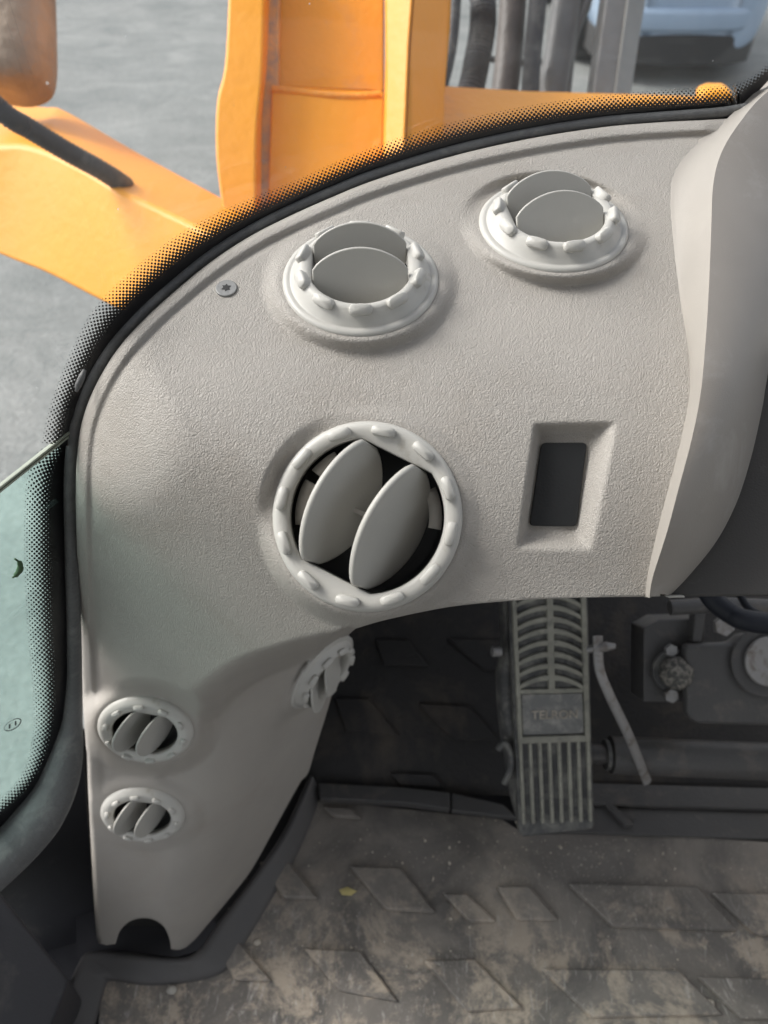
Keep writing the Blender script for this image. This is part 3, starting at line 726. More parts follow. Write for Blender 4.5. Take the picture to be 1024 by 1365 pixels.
# rubber seal following the trim edge, fattening into the door trim at the bottom
sp_ = spline([(1000, 143), (960, 150), (880, 156), (800, 163), (700, 179), (600, 202), (500, 233), (440, 257), (380, 284), (330, 310), (278, 343), (227, 384), (186, 421), (150, 462), (121, 512), (103, 560), (96, 605), (94, 660), (96, 750), (99, 850), (99, 920), (93, 985), (76, 1045), (50, 1090), (15, 1130), (-40, 1180)], 4)
ds = np.interp(sp_[:, 1], [560, 660, 750, 850, 950, 1045, 1130, 1180], [0, .02, .065, .13, .20, .235, .24, .24])
dsx = np.where(sp_[:, 1] < 560, 1/wbase(np.clip(sp_[:, 0], 104, 985), np.clip(sp_[:, 1], 160, 2000))+.007, 0)
m5 = sp_[:, 1] >= 560; dsx[m5] = DB(sp_[m5, 0], sp_[m5, 1])-.008
rp = np.interp(sp_[:, 1], [150, 400, 600, 900, 960, 1020, 1090, 1180], [6.5, 7.5, 8.5, 9.5, 13, 24, 33, 34])
P3 = np.array([U(x, y, d) for (x, y), d in zip(sp_, dsx)])
for _ in range(8): P3[1:-1] = (P3[:-2]+2*P3[1:-1]+P3[2:])/4
seal = sweep('rubber_seal', P3, rp*dsx/FPX, M['rubber'], None, 14)
tag(seal, 'dark rubber seal between glass and trim panel, fattening towards the door sill', 'rubber seal')

cl = sweep('seal_clip', [U(x, y, d_) for x, y, d_ in [(113, 493, .434), (109, 503, .433), (104, 514, .434), (102, 522, .436)]], [.0010, .0018, .0018, .0008], M['rubber'], None, 8, (1, .5))
tag(cl, 'small grey clip poking out beside the rubber seal at the upper left', 'clip')
# ================================================================== CAB FLOOR, MAT, PEDAL
def zpoly(pts, z): return [UZ(x, y, z) for x, y in pts]
fl = obj('cab_floor', [(-.44, -1.0, -.03), (1.0, -1.0, -.03), (1.0, 1.3, -.03), (-.44, .8, -.03), (-.44, -1, -.09), (1, -1, -.09), (1, 1.3, -.09), (-.44, .8, -.09)],
         [(0, 1, 2, 3), (7, 6, 5, 4), (0, 4, 5, 1), (1, 5, 6, 2), (2, 6, 7, 3), (3, 7, 4, 0)], M['dark'], smooth=False); struct(fl)
fm = thing('floor_mat', tuple(UZ(600, 1250, 0)), 'worn black rubber floor mat with raised diamond lugs, dusty with sand', 'floor mat')
mo = [(128, 1400), (134, 1330), (142, 1306), (200, 1308), (262, 1302), (300, 1288), (325, 1250), (355, 1200), (385, 1148), (410, 1095), (421, 1066), (540, 1078), (670, 1092), (700, 1112), (800, 1110), (900, 1113), (1024, 1122), (1200, 1130), (1250, 1420)]
prism('mat_sheet', zpoly(mo, 0), (0, 0, -.004), M['mat'], fm, .001, False)
rim_rows = []
r_out = resample(spline([(50, 1400), (98, 1282), (116, 1262), (160, 1261), (235, 1272), (262, 1258), (275, 1240), (322, 1180), (372, 1108), (402, 1046), (410, 1030)], 4), 120)
r_top = resample(spline([(66, 1400), (112, 1288), (126, 1276), (180, 1279), (246, 1285), (276, 1270), (295, 1240), (338, 1180), (380, 1120), (408, 1062), (418, 1036)], 4), 120)
r_bot = resample(spline([(112, 1410), (136, 1318), (146, 1306), (195, 1312), (260, 1306), (300, 1290), (325, 1252), (358, 1198), (392, 1138), (415, 1085), (424, 1050)], 4), 120)
top_in = [UZ(x, y, .022) for x, y in r_top]
rows = [[UZ(x, y, .022)+np.array([0, 0, -.06]) for x, y in r_out], [UZ(x, y, .022) for x, y in r_out], [p for p in top_in],
        [p*.93+UZ(x, y, 0)*.07-np.array([0, 0, .001]) for p, (x, y) in zip(top_in, r_bot)], [UZ(x, y, .006) for x, y in r_bot], [UZ(x+4, y+2, -.0005) for x, y in r_bot]]
rm = loft('mat_rim', rows, M['rim'], fm)
e = rm.modifiers.new('sub', 'SUBSURF'); e.levels = 1; e.render_levels = 2
LUGS = [[(345, 1148), (384, 1147), (424, 1197), (378, 1196)], [(465, 1153), (534, 1156), (581, 1215), (515, 1212)], [(405, 1263), (480, 1266), (531, 1335), (452, 1320)],
        [(565, 1279), (632, 1277), (698, 1343), (622, 1348)], [(662, 1180), (706, 1180), (745, 1226), (690, 1226)], [(757, 1176), (930, 1180), (985, 1240), (818, 1235)],
        [(722, 1290), (905, 1292), (965, 1352), (790, 1356)], [(284, 1256), (320, 1256), (362, 1307), (312, 1306)], [(430, 1074), (468, 1076), (482, 1090), (446, 1088)],
        [(948, 1188), (1100, 1192), (1150, 1250), (1010, 1246)], [(590, 1190), (622, 1190), (662, 1228), (626, 1228)], [(930, 1300), (1100, 1306), (1150, 1360), (990, 1358)]]
for L_ in LUGS: prism('lug', zpoly(L_, .007), (0, 0, -.009), M['mat'], fm, .003)
prism('mat_flange', zpoly([(100, 1215), (270, 1215), (300, 1240), (262, 1268), (235, 1276), (160, 1268), (104, 1290)], .018), (0, 0, -.004), M['dark'], fm, 0, False)
# toe board rising forwards out of the mat
TP = UZ(540, 1058, 0); TN = nrm((0, -.50, .87))
toe = thing('toe_board', tuple(TP), 'black ribbed rubber toe board rising under the panel beside the pedal', 'toe board')
def tpoly(pts, up=0): return [UPl(x, y, TP+TN*up, TN) for x, y in pts]
prism('board_sheet', tpoly([(395, 1052), (425, 790), (1024, 790), (1100, 1062), (720, 1062)], 0), -TN*.01, M['toe'], toe, 0, False)
for L_ in ([(500, 852), (544, 853), (573, 889), (511, 886)], [(597, 851), (668, 853), (700, 895), (646, 893)], [(446, 930), (491, 931), (532, 981), (462, 976)], [(558, 938), (625, 941), (664, 986), (605, 986)], [(520, 1030), (578, 1032), (594, 1050), (534, 1048)], [(440, 800), (500, 802), (520, 825), (450, 824)]):
    prism('lug', tpoly(L_, .006), -TN*.007, M['toe'], toe, .002)
st_ = thing('sill_strip', tuple(UZ(550, 1060, .02)), 'scraped brown metal strip across the foot of the toe board', 'metal strip')
prism('strip_plate', [UZ(x, y, .018) for x, y in [(424, 1043), (540, 1049), (600, 1056), (600, 1078), (540, 1070), (426, 1064)]], (0, 0, -.016), M['painted'], st_, .002)
prism('strip_plate', [UZ(x, y, .014) for x, y in [(602, 1056), (672, 1072), (690, 1090), (602, 1080)]], (0, 0, -.012), M['painted'], st_, .002)
# floor plates to the right of the pedal
fp = thing('floor_plate', tuple(UZ(900, 1090, .0)), 'dark dusty stepped floor plates right of the pedal', 'floor plate')
prism('plate', zpoly([(690, 1040), (1200, 1055), (1200, 1084), (700, 1068)], .012), (0, 0, -.02), M['painted'], fp, .002)
prism('plate', zpoly([(700, 1072), (1200, 1088), (1200, 1124), (702, 1108)], .004), (0, 0, -.02), M['painted'], fp, .002)
prism('bead', zpoly([(806, 1070), (816, 1070), (846, 1098), (834, 1100)], .012), (0, 0, -.01), M['painted'], fp, .002)

# ---- pedal
pc = [U(676, 770, .93), U(783, 774, .93), U(793, 1103, .955), U(694, 1116, .955)]
pn = nrm(np.cross(pc[1]-pc[0], pc[3]-pc[0])); pn = pn if np.dot(pn, C-pc[0]) > 0 else -pn
ped = thing('foot_pedal', tuple(U(742, 1110, .99)), 'dusty black foot pedal with curved ribs above, worn name plate and eight straight bars', 'pedal')
def pp(px, py, up=0):
    P = UPl(px, py, pc[0], pn); P2 = P+pn*up; return P2
pout = [(676, 770), (783, 774), (793, 1100), (790, 1106), (697, 1117), (692, 1110)]
prism('pedal_base', [pp(x, y) for x, y in pout], -pn*.022, M['pedal'], ped, .003)
def pedbar(name, poly, h=.005, m='pedalrib', b=.0012): return prism(name, [pp(x, y, h) for x, y in poly], -pn*(h+.002), M[m], ped, b)
def xl(y): return np.interp(y, [770, 1115], [679, 695])
def xr(y): return np.interp(y, [770, 1105], [780, 791])
# side rails
pedbar('rail', [(xl(770)+1, 770), (xl(770)+7, 770), (xl(985)+7, 985), (xl(985)+1, 985)], .006)
pedbar('rail', [(xr(770)-8, 770), (xr(770)-1, 770), (xr(985)-1, 985), (xr(985)-8, 985)], .006)
pedbar('spine', [(727, 775), (736, 775), (739, 918), (730, 918)], .0055)
for k in range(8):
    y0 = 790+k*15.5
    for s in (-1, 1):
        cxx = 732+.02*(y0-790); xe = xl(y0)+6 if s < 0 else xr(y0)-7
        up_, dn_ = [], []
        for t in np.linspace(0, 1, 8):
            x = cxx+s*3+(xe-cxx-s*3)*t; yy = y0+14*t**1.8
            up_.append((x, yy)); dn_.append((x, yy+7.5-1.5*t))
        pedbar('rib', up_+dn_[::-1], .005)
pedbar('cross_rail', [(xl(918)+6, 918), (xr(918)-7, 916), (xr(925)-7, 922), (xl(925)+6, 924)], .0045)
pedbar('name_plate', [(xl(925)+8, 925), (xr(925)-9, 923), (xr(978)-9, 976), (xl(978)+8, 979)], .0025, 'plaque', .0006)
pedbar('cross_rail', [(xl(980)+1, 981), (xr(980)-1, 978), (xr(989)-1, 987), (xl(989)+1, 990)], .005)
for k in range(8):
    f = k/7
    def X(y): return xl(y)+4+(xr(y)-5-xl(y)-3)*f
    pedbar('bar', [(X(985)-2.4, 985), (X(985)+2.4, 985), (X(1094)+2.2, 1096-3*f), (X(1094)-2.4, 1097-3*f)], .005)
# worn raised lettering on the name plate
fc = bpy.data.curves.new('lettering', 'FONT'); fc.body = 'TELRON'; fc.size = 1; fc.extrude = .08; fc.align_x = 'CENTER'; fc.align_y = 'CENTER'
fo = bpy.data.objects.new('lettering', fc); COL.objects.link(fo)
bpy.context.view_layer.update(); me = bpy.data.meshes.new_from_object(fo); bpy.data.objects.remove(fo)
tx = nrm(pp(780, 952)-pp(700, 954)); ty = np.cross(pn, tx); o3 = pp(739, 952, .0028); ss = .0150
lt = link('lettering', me, None, ped, False)
me.materials.clear(); me.materials.append(M['stone'])
me.transform(Matrix([[tx[i]*ss, ty[i]*ss, pn[i]*.015, o3[i]] for i in range(3)]+[[0, 0, 0, 1]]))
# left housing flank of the pedal
fr_ = spline([(664, 800), (666, 860), (660, 900), (664, 960), (672, 1010), (680, 1060), (694, 1112)], 8)
rows = [[U(x, y, .985) for x, y in fr_], [U(x+8, y, .962) for x, y in fr_], [U(max(x+14, xl(y)-1), y, .958) for x, y in fr_], [U(xl(y)+2, y, .975) for x, y in fr_]]
loft('side_flank', rows, M['pedal'], ped)
disc('pivot_bolt', U(668, 868, .945), RT*-1+FW*-.2, .0065, .012, M['steel'], ped)
sweep('curved_guard', [U(x, y, .95) for x, y in spline([(664, 1000), (672, 990), (680, 1002), (681, 1022), (672, 1045)], 3)], .004, M['pedal'], ped)
# bent lever beside the pedal
lv = thing('bent_lever', tuple(U(862, 1042, 1.0)), 'bent grey steel lever leaning right of the pedal', 'lever')
sweep('lever_arm', [U(x, y, d) for x, y, d in spline([(797, 848, .90), (799, 890, .90), (812, 925, .905), (838, 980, .93), (863, 1042, .97)], 4)], .0066, M['steel'], lv, 10, (1, .6))
sweep('pivot_pin', [U(783, 866, .905), U(808, 862, .895), U(820, 861, .895)], [.004, .006, .003], M['steel'], lv, 10)
# cross tube
ct = thing('cross_tube', tuple(U(900, 1010, 1.0)), 'dark painted steel cross tube behind the bent lever', 'tube')
sweep('tube_body', [U(814, 1006, .985), U(900, 1010, .985), U(1150, 1020, .985)], .0235, M['painted'], ct, 20)
sweep('tube_end', [U(786, 1005, .985), U(816, 1006, .985)], .0125, M['painted'], ct, 16)
disc('collar', U(806, 1006, .985), RT, .019, .006, M['pedal'], ct)
# valve block with knob
vb = thing('valve_block', tuple(U(900, 940, .99)), 'dark valve block with a rough round knob under the console', 'valve block')
pxprism('block_body', [(858, 838), (880, 826), (940, 824), (938, 936), (858, 936)], .96, FW*.05, M['painted'], vb, .002)
pxprism('block_flange', [(928, 800), (944, 800), (936, 856), (924, 856)], .94, FW*.02, M['painted'], vb, .002)
disc('knob_seat', U(896, 893, .955), -FW, .026, .006, M['pedal'], vb)
bm = bmesh.new(); bmesh.ops.create_icosphere(bm, subdivisions=4, radius=.0195)
for v_ in bm.verts:
    v_.co *= 1+.10*(math.sin(v_.co.x*900)*math.sin(v_.co.y*900)*math.sin(v_.co.z*900+1)); 
me = bpy.data.meshes.new('knob'); bm.to_mesh(me); bm.free(); me.transform(Matrix.Translation(tuple(U(902, 897, .94))))
M['knob'] = mat('crusty_knob', (.07, .07, .065), .8, bump=1, bscale=250, dirt=(.25, .23, .20), dscale=160, dlo=.45, dhi=.6)
link('knob', me, M['knob'], vb)
disc('nut', U(893, 866, .95), -FW, .008, .008, M['steel'], vb, 6)
disc('nut', U(893, 926, .95), -FW, .009, .008, M['steel'], vb, 6)
# pedal bracket plate with round boss
bp = thing('bracket_plate', tuple(U(980, 960, .98)), 'wide dark bracket plate with a pale round cap at the right edge', 'bracket')
pxprism('plate_body', [(914, 860), (975, 858), (988, 846), (1150, 846), (1150, 972), (930, 966), (916, 955)], .93, FW*.02, M['painted'], bp, .006)
disc('cap_ring', U(1020, 880, .93)-FW*.004, -FW, .044, .004, M['painted'], bp, 32, .002)
disc('round_cap', U(1022, 880, .925)-FW*.004, -FW, .030, .006, M['steel'], bp, 32, .002)
ub = thing('linkage_bar', tuple(U(930, 808, .9)), 'worn steel bar with hardware just under the console edge', 'bar')
sweep('bar_body', [U(893, 810, .9), U(955, 806, .9), U(1100, 812, .9)], .009, M['painted'], ub)
disc('bolt_head', U(962, 833, .9), -FW, .012, .01, M['steel'], ub, 6)
cb = sweep('navy_cable', [U(*p) for p in spline([(940, 780, .8), (952, 800, .8), (975, 818, .79), (1000, 828, .78), (1080, 838, .78)], 5)], .011, M['navy'], None)
tag(cb, 'thick navy blue cable sagging under the console', 'cable')
c2 = sweep('thin_wire', [U(*p) for p in spline([(985, 790, .83), (1000, 812, .82), (1030, 822, .82), (1080, 815, .82)], 5)], .004, M['navy'], None)
tag(c2, 'thin dark wire beside the thick navy cable at the right edge', 'wire')
# footwell back and sides
wt = [p-np.array([0, 0, .004]) for p in EA[::10]]+[EA[-1]]
fw = loft('cab_front_wall', [wt, [np.array([p[0]*1.02, max(p[1]+.42*(p[2]+.03)/.8, p[1]), -.03]) for p in wt]], M['toe']); struct(fw)
eb = [EB[i]+FW*.06 for i in range(0, len(EB)) if rb[i, 1] < 1030][::6]+[UZ(128, 1250, .02)]
fwl = resample([EA[-1], np.array([EA[-1][0]*1.02, EA[-1][1]+.42*(EA[-1][2]+.03)/.8, -.03])], len(eb))
cw = loft('cab_corner_wall', [eb, [p for p in fwl]], M['toe']); struct(cw)
# door sill cover bottom-left and wall under the side window
sc_ = thing('door_sill_cover', tuple(U(30, 1300, .72)), 'smooth dark slate plastic door sill cover in the lower left corner', 'sill cover')
pxprism('cover_shell', [(-80, 1105), (0, 1190), (48, 1250), (92, 1305), (86, 1325), (66, 1375), (40, 1440), (-80, 1440)], [.70, .73, .75, .77, .765, .75, .73, .68], nrm([-.2, .1, -.9])*.2, M['dark'], sc_, .004)
wl = obj('cab_side_wall', [U(-120, 1180, .78), U(-30, 1140, .80), U(10, 1120, .80), U(50, 1080, .80), U(88, 1020, .80), U(118, 960, .82), U(135, 940, .85), U(140, 1330, 1.05), U(60, 1420, 1.05), U(-120, 1420, 1.0)],
         [tuple(range(10))], M['dark'], smooth=False); struct(wl)
bx_ = pxprism('lower_trim_block', [(84, 1122), (120, 1108), (122, 1165), (84, 1170)], .93, FW*.05, M['cover'], None, .003)
tag(bx_, 'small shadowed grey trim block behind the foot of the panel leg', 'trim block')

# crumbs: pale grit strewn over the mat
V, Fc = [], []
ico = bmesh.new(); bmesh.ops.create_icosphere(ico, subdivisions=1, radius=1); iv = np.array([v_.co[:] for v_ in ico.verts]); iff = [[v_.index for v_ in f.verts] for f in ico.faces]; ico.free()
for k in range(420):
    if k < 300: x = rng.uniform(150, 1040); y = 1090+270*rng.beta(1.3, 1.3)
    else: x = rng.normal(720, 90); y = rng.normal(1135, 18)
    if y < 1115 and not 480 < x < 690: continue
    if x < 420 and y < 1310-1.15*(x-140)*(x > 140): continue
    P = UZ(x, y, .0005+.0045*(rng.rand() < .2)); r = rng.choice([.0006, .0009, .0014, .0022], p=[.45, .35, .15, .05])
    if 0: pass
    b0 = len(V); sc3 = rng.uniform(.6, 1.3, 3)*r
    V += [tuple(P+p*sc3*(1+.25*rng.randn())) for p in iv]; Fc += [tuple(b0+i for i in f) for f in iff]
gr = obj('floor_grit', V, Fc, M['stone'], None, False); tag(gr, 'pale grit and crumbs strewn over the floor mat', None, None, 'stuff')
def pebble(px, py, r, m, label):
    bm = bmesh.new(); bmesh.ops.create_icosphere(bm, subdivisions=2, radius=r)
    for v_ in bm.verts: v_.co = Vector((v_.co.x*1.3, v_.co.y, v_.co.z*.7))*(1+rng.uniform(-.15, .15))
    me = bpy.data.meshes.new('pebble'); bm.to_mesh(me); bm.free(); me.transform(Matrix.Translation(tuple(UZ(px, py, r*.5))))
    tag(link('pebble', me, M[m], None, True), label, 'pebble', 'pebbles on the floor mat')
M['white'] = mat('white_pebble', (.42, .40, .36), .8, bump=.4)
pebble(229, 1320, .005, 'white', 'small white pebble just inside the mat rim at the lower left')
pebble(343, 1256, .004, 'stone', 'pale crumb beside the lug near the rim corner')
pebble(663, 1323, .006, 'stone', 'round tan pebble on the lug below the pedal')
pebble(946, 1338, .005, 'stone', 'tan pebble near the lower right corner of the mat')
lf = obj('leaf_scrap', [UZ(452, 1186, .006), UZ(463, 1182, .010), UZ(476, 1188, .007), UZ(468, 1194, .003), UZ(456, 1193, .004), UZ(461, 1188, .013)], [(0, 1, 5), (1, 2, 5), (2, 3, 5), (3, 4, 5), (4, 0, 5)], M['leaf'])
tag(lf, 'scrap of yellow dry leaf on the sandy part of the mat', 'leaf')

# ================================================================== OUTSIDE
gz = CH-2.35
g = obj('yard_ground', [(-60, -20, gz), (60, -20, gz), (60, 160, gz), (-60, 160, gz)], [(0, 1, 2, 3)], M['yard'], smooth=False); struct(g)
def UG(px, py): return UZ(px, py, gz)
ma = thing('orange_boom', tuple(UZ(450, 400, -.6)), 'orange painted machine boom with upright and slanting box beam ahead of the windscreen', 'machine boom')
# upright: left plate, grimy seam, recessed web with weld bead, right rib
def col(name, L, Rr, d, ext, m, b=.006, dr=None):
    rows = [[U(x, y, d) for x, y in L], [U(x, y, dr or d) for x, y in Rr]]
    k = len(L); A = rows[0]+rows[1][::-1]
    return prism(name, A, ext, M[m], ma, b)
fwd = np.array([0, 1., 0.])
lp = spline([(308, -120), (304, 0), (299, 90), (289, 135), (287, 200), (293, 260), (305, 330), (312, 380)], 12)
rp_ = spline([(356, -120), (353, 0), (350, 100), (343, 180), (342, 280), (342, 380)], 12); 
rp_ = resample(rp_, len(lp))
col('left_plate', [tuple(p) for p in lp], [tuple(p) for p in rp_], 1.22, fwd*.5, 'orange', .012)
prism('seam_channel', [U(350, -120, 1.27), U(374, -120, 1.27), U(366, 380, 1.27), U(338, 380, 1.27)], fwd*.3, M['grime'], ma, .002)
prism('web_plate', [U(366, -120, 1.29), U(512, -120, 1.29), U(512, 122, 1.29), U(362, 116, 1.29)], fwd*.1, M['orange2'], ma, .003)
prism('web_plate', [U(362, 124, 1.265), U(512, 132, 1.265), U(505, 400, 1.265), U(352, 400, 1.265)], fwd*.1, M['orange'], ma, .003)
sweep('weld_bead', [U(x, y, 1.268) for x, y in spline([(363, 119), (400, 123), (440, 128), (475, 129), (508, 126)], 6)], .0065, M['bead'], ma, 8)
prism('rib_plate', [U(512, -120, 1.20), U(560, -120, 1.17), U(546, 60, 1.17), U(540, 200, 1.17), U(548, 400, 1.17), U(505, 400, 1.20), U(514, 100, 1.20)], fwd*.12, M['orange'], ma, .006)
prism('outer_rib', [U(560, -120, 1.18), U(606, -120, 1.30), U(600, 40, 1.30), U(592, 130, 1.30), U(590, 400, 1.30), U(548, 400, 1.18), U(541, 200, 1.18), U(547, 60, 1.18)], fwd*.3, M['orange'], ma, .005)
# deck to the right
prism('deck_plate', [U(586, 112, 1.45), U(700, 119, 1.48), U(830, 128, 1.52), U(1010, 128, 1.56), U(1010, 330, 1.2), U(586, 330, 1.1)], np.array([0, .05, -.25]), M['orange2'], ma, .008)
prism('deck_lug', [U(935, 127, 1.40), U(950, 120, 1.40), U(978, 120, 1.40), U(985, 150, 1.40), U(935, 150, 1.40)], fwd*.05, M['orange2'], ma, .01)
# lower arm: big box beam with a hose grommet
arm = ma
n_ = 60
up3 = resample([U(*p) for p in spline([(-120, 138, 1.65), (0, 139, 1.6), (62, 142, 1.56), (88, 147, 1.52), (180, 200, 1.42), (294, 262, 1.30), (420, 330, 1.18)], 8)], n_)
rd3 = resample([U(*p) for p in spline([(-120, 205, 1.30), (0, 193, 1.25), (47, 196, 1.22), (109, 223, 1.16), (162, 254, 1.11), (250, 295, 1.04), (360, 350, .97)], 8)], n_)
bt3 = resample([U(*p) for p in spline([(-120, 285, 1.36), (0, 342, 1.28), (60, 366, 1.23), (130, 402, 1.17), (200, 437, 1.11), (300, 490, 1.05)], 8)], n_)
mid = lambda a, b, t: a*(1-t)+b*t
rows = [up3, mid(up3, rd3, .5), rd3, mid(rd3, bt3, .5), bt3, bt3+fwd*.35, up3+np.array([0, .05, -.25])]
ab = loft('box_beam', [list(r) for r in rows], M['orange'], arm, cyc=True, caps=True)
bm = bmesh.new(); bm.from_mesh(ab.data); bmesh.ops.recalc_face_normals(bm, faces=bm.faces); bm.to_mesh(ab.data); bm.free()
bev(ab, .018, 4, 30)
h3 = spline([(-90, 60, .95), (0, 146, 1.0), (40, 172, 1.03), (90, 202, 1.07), (130, 224, 1.10), (156, 240, 1.13), (168, 248, 1.17)], 3.1)
hp = [U(*p) for p in h3]
hs = sweep('ribbed_hose', hp, .0135, M['hose'], None, 14, ribs=(1, .05)); tag(hs, 'thin ribbed black hose entering the orange beam at the left', 'hose', 'hoses outside the cab')
ex = thing('silencer_can', tuple(U(20, 100, 1.4)), 'brown weathered metal silencer can hanging in the upper left corner', 'silencer')
ax0, ax1 = U(15, -160, 1.35), U(22, 128, 1.35); 
ts = np.r_[np.linspace(0, .8, 8), 1-np.array([.16, .12, .08, .05, .03, .015, .004, 0])]
rr_ = np.r_[np.ones(8), np.sqrt(1-np.linspace(.1, 1, 8)**2.4)]*(52/FPX*1.35); rr_[-1] = .012
sweep('can_body', [ax0*(1-t)+ax1*t for t in ts], rr_, M['exh'], ex, 28)
# hoses and cylinders seen beyond the frame
def tube_px(name, pts, d, rpx, m, label, cat, ribs=None, grp=None):
    P = [U(x, y, d) for x, y in spline(pts, 2.6 if ribs else 8)]
    o = sweep(name, P, rpx*d/FPX, M[m], None, 16, ribs=ribs)
    return tag(o, label, cat, grp)
tube_px('hydraulic_hose', [(640, -120), (644, 0), (643, 40), (636, 80), (626, 125), (600, 200)], 1.9, 17, 'hose', 'thick ribbed black hydraulic hose just right of the orange upright', 'hose', (1, .06), 'hoses outside the cab')
tube_px('hydraulic_hose', [(612, -120), (607, 0), (603, 50), (596, 90), (580, 150)], 1.8, 8, 'hose', 'smooth black hose against the right edge of the orange upright', 'hose', None, 'hoses outside the cab')
tube_px('brown_pipe', [(690, -120), (684, 0), (678, 80), (668, 160)], 2.0, 18, 'brownpipe', 'brown grey pipe between two black hoses beyond the frame', 'pipe')
tube_px('hydraulic_hose', [(724, -120), (717, 0), (711, 60), (708, 100), (706, 160)], 1.95, 12, 'hose', 'black hose between brown pipe and slanting grey cylinder', 'hose', None, 'hoses outside the cab')
cy = thing('hydraulic_cylinder', tuple(U(740, 160, 2.1)), 'slanting grey hydraulic cylinder with clamp beside the black hose', 'cylinder')
sweep('barrel', [U(x, y, 2.1) for x, y in [(782, -120), (756, 0), (737, 120), (728, 180)]], 20*2.1/FPX, M['tubegrey'], cy, 20)
sweep('clamp_band', [U(x, y, 2.06) for x, y in [(650, 78), (690, 84), (722, 82)]], .008, M['hose'], cy, 8)
sweep('side_pipe', [U(x, y, 2.1) for x, y in spline([(800, -100), (783, 0), (775, 20), (762, 60), (752, 150)], 8)], 7*2.1/FPX, M['tubegrey'], cy, 12)
po = thing('mast_post', tuple(U(815, 160, 2.0)), 'wide grey slanting steel post left of the pale blue car', 'post')
prism('post_face', [U(822, -120, 2.0), U(850, -120, 2.0), U(836, 0, 2.0), U(814, 160, 2.0), U(786, 160, 2.0), U(808, 0, 2.0)], fwd*.08, M['tubegrey'], po, .004)
prism('post_edge', [U(851, -120, 1.99), U(884, -120, 2.03), U(861, 0, 2.03), U(836, 160, 2.03), U(815, 160, 1.99), U(837, 0, 1.99)], fwd*.08, M['postedge'], po, .004)

# parked car behind: body lofted along its length, wheels with rims
cp = UG(893, 106); 
car = thing('parked_car', (cp[0], cp[1]+.3, gz), 'pale blue parked car beyond the yard at the top right', 'car')
def carpt(x, y, z): return np.array([cp[0]+x*.93, cp[1]+y, gz+z])
sec = []
prof_len = [(-.16, .50), (-.13, .72), (-.05, .88), (.10, .95), (.4, 1), (3.6, 1), (4.1, .9), (4.25, .6)]
cs = [(-.70, .22), (-.86, .34), (-.90, .55), (-.90, .80), (-.84, .98), (-.70, 1.02), (.70, 1.02), (.84, .98), (.90, .80), (.90, .55), (.86, .34), (.70, .22)]
sec = [[carpt(x*s, l, .26+(z-.26)*(.8+.2*s)) for x, z in cs+[cs[0]]] for l, s in prof_len]
V, Fc = loftrows(sec); Fc.append(list(range(12))); Fc.append([7*13+i for i in range(12)][::-1])
cbod = obj('car_body', V, Fc, M['carpaint'], car); mm_ = cbod.modifiers.new('sub', 'SUBSURF'); mm_.render_levels = 2; mm_.levels = 1
gh = [(-.72, 1.0), (-.60, 1.42), (-.4, 1.5), (.4, 1.5), (.6, 1.42), (.72, 1.0)]
V, Fc = loftrows([[carpt(x*s, l, 1.0+(z-1.0)*hh) for x, z in gh] for l, s, hh in ((.25, 1, .02), (.75, .95, .9), (1.2, .95, 1), (2.2, .95, 1), (3.1, 1, .02))])
obj('cabin', V, Fc, M['black'], car)
bumper = [carpt(x, y, 0) for x, y in [(-.86, .45), (-.84, .15), (-.72, -.08), (-.45, -.20), (0, -.23), (.45, -.20), (.72, -.08), (.84, .15), (.86, .45)]]
prism('bumper_skirt', [p+np.array([0, .03, .16]) for p in bumper], (0, 0, .26), M['tyre'], car, .03)
prism('bumper', [p+np.array([0, 0, .44]) for p in bumper], (0, 0, .20), M['carpaint'], car, .05)
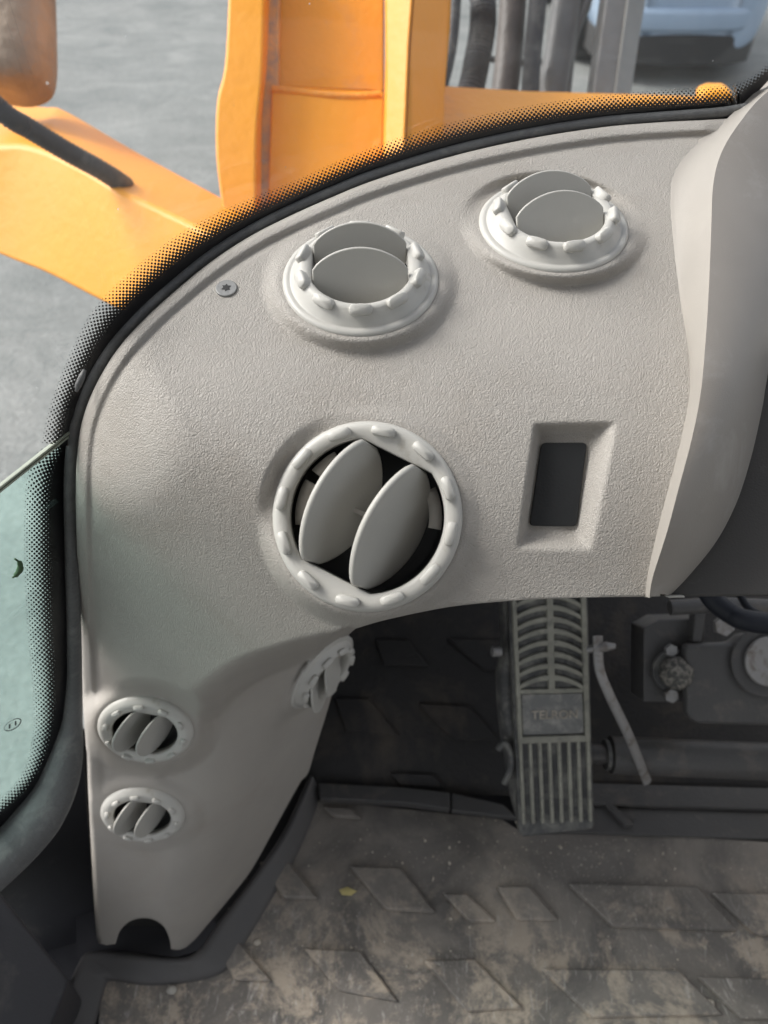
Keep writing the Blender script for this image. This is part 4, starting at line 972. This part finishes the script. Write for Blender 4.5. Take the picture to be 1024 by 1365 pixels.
prism('underbody', [carpt(-.78, .05, .14), carpt(.78, .05, .14), carpt(.78, 4.0, .14), carpt(-.78, 4.0, .14)], (0, 0, .15), M['tyre'], car, .02)
for sx_ in (-1, 1):
    for yy in (.75, 3.3):
        P = carpt(sx_*.74 if sx_ > 0 else -.94, yy, .32)
        ty_ = disc('wheel', P, RT, .32, .2, M['tyre'], car, 32, .03)
        disc('rim', P+RT*(-.012 if sx_ < 0 else .2), RT, .2, .012, M['alloy'], ty_, 24, .004)
wn = nrm([-.94, -.34, 0]); wc = UZ(795, 26, gz+.33)
wq_ = disc('wheel', wc-wn*.1, wn, .33, .2, M['tyre'], car, 32, .03)
disc('rim', wc+wn*.1, wn, .24, .012, M['alloy'], wq_, 24, .004)

# ================================================================== THE REST OF THE CAB (shades the interior)
rf = obj('cab_roof', [(-.75, -1.0, CH+.42), (1.0, -1.0, CH+.42), (1.0, .28, CH+.42), (-.75, .28, CH+.42), (-.75, -1.0, CH+.47), (1.0, -1.0, CH+.47), (1.0, .28, CH+.47), (-.75, .28, CH+.47)],
         [(3, 2, 1, 0), (4, 5, 6, 7), (0, 1, 5, 4), (1, 2, 6, 5), (2, 3, 7, 6), (3, 0, 4, 7)], M['shell'], smooth=False); struct(rf)
bw = obj('cab_back_wall', [(-.75, -1.0, -.03), (1.0, -1.0, -.03), (1.0, -1.0, .35), (-.75, -1.0, .35), (-.75, -1.0, .78), (1.0, -1.0, .78), (1.0, -1.0, CH+.42), (-.75, -1.0, CH+.42)], [(0, 1, 2, 3), (4, 5, 6, 7)], M['shell'], smooth=False); struct(bw)
rw = obj('cab_right_wall', [(1.0, -1.0, -.03), (1.0, 1.1, -.03), (1.0, 1.1, .75), (1.0, -1.0, .75)], [(0, 1, 2, 3)], M['shell'], smooth=False); struct(rw)
lw = obj('cab_left_wall', [(-.72, -1.0, -.03), (-.72, .05, -.03), (-.72, .05, .12), (-.72, -1.0, .12)], [(0, 1, 2, 3)], M['shell'], smooth=False); struct(lw)
print('panel faces', len(FF), 'seam', EA[-1], 'depth legs', 1/wbase(np.array([190., 190, 487, 150, 483]), np.array([1250., 970, 690, 640, 385])))
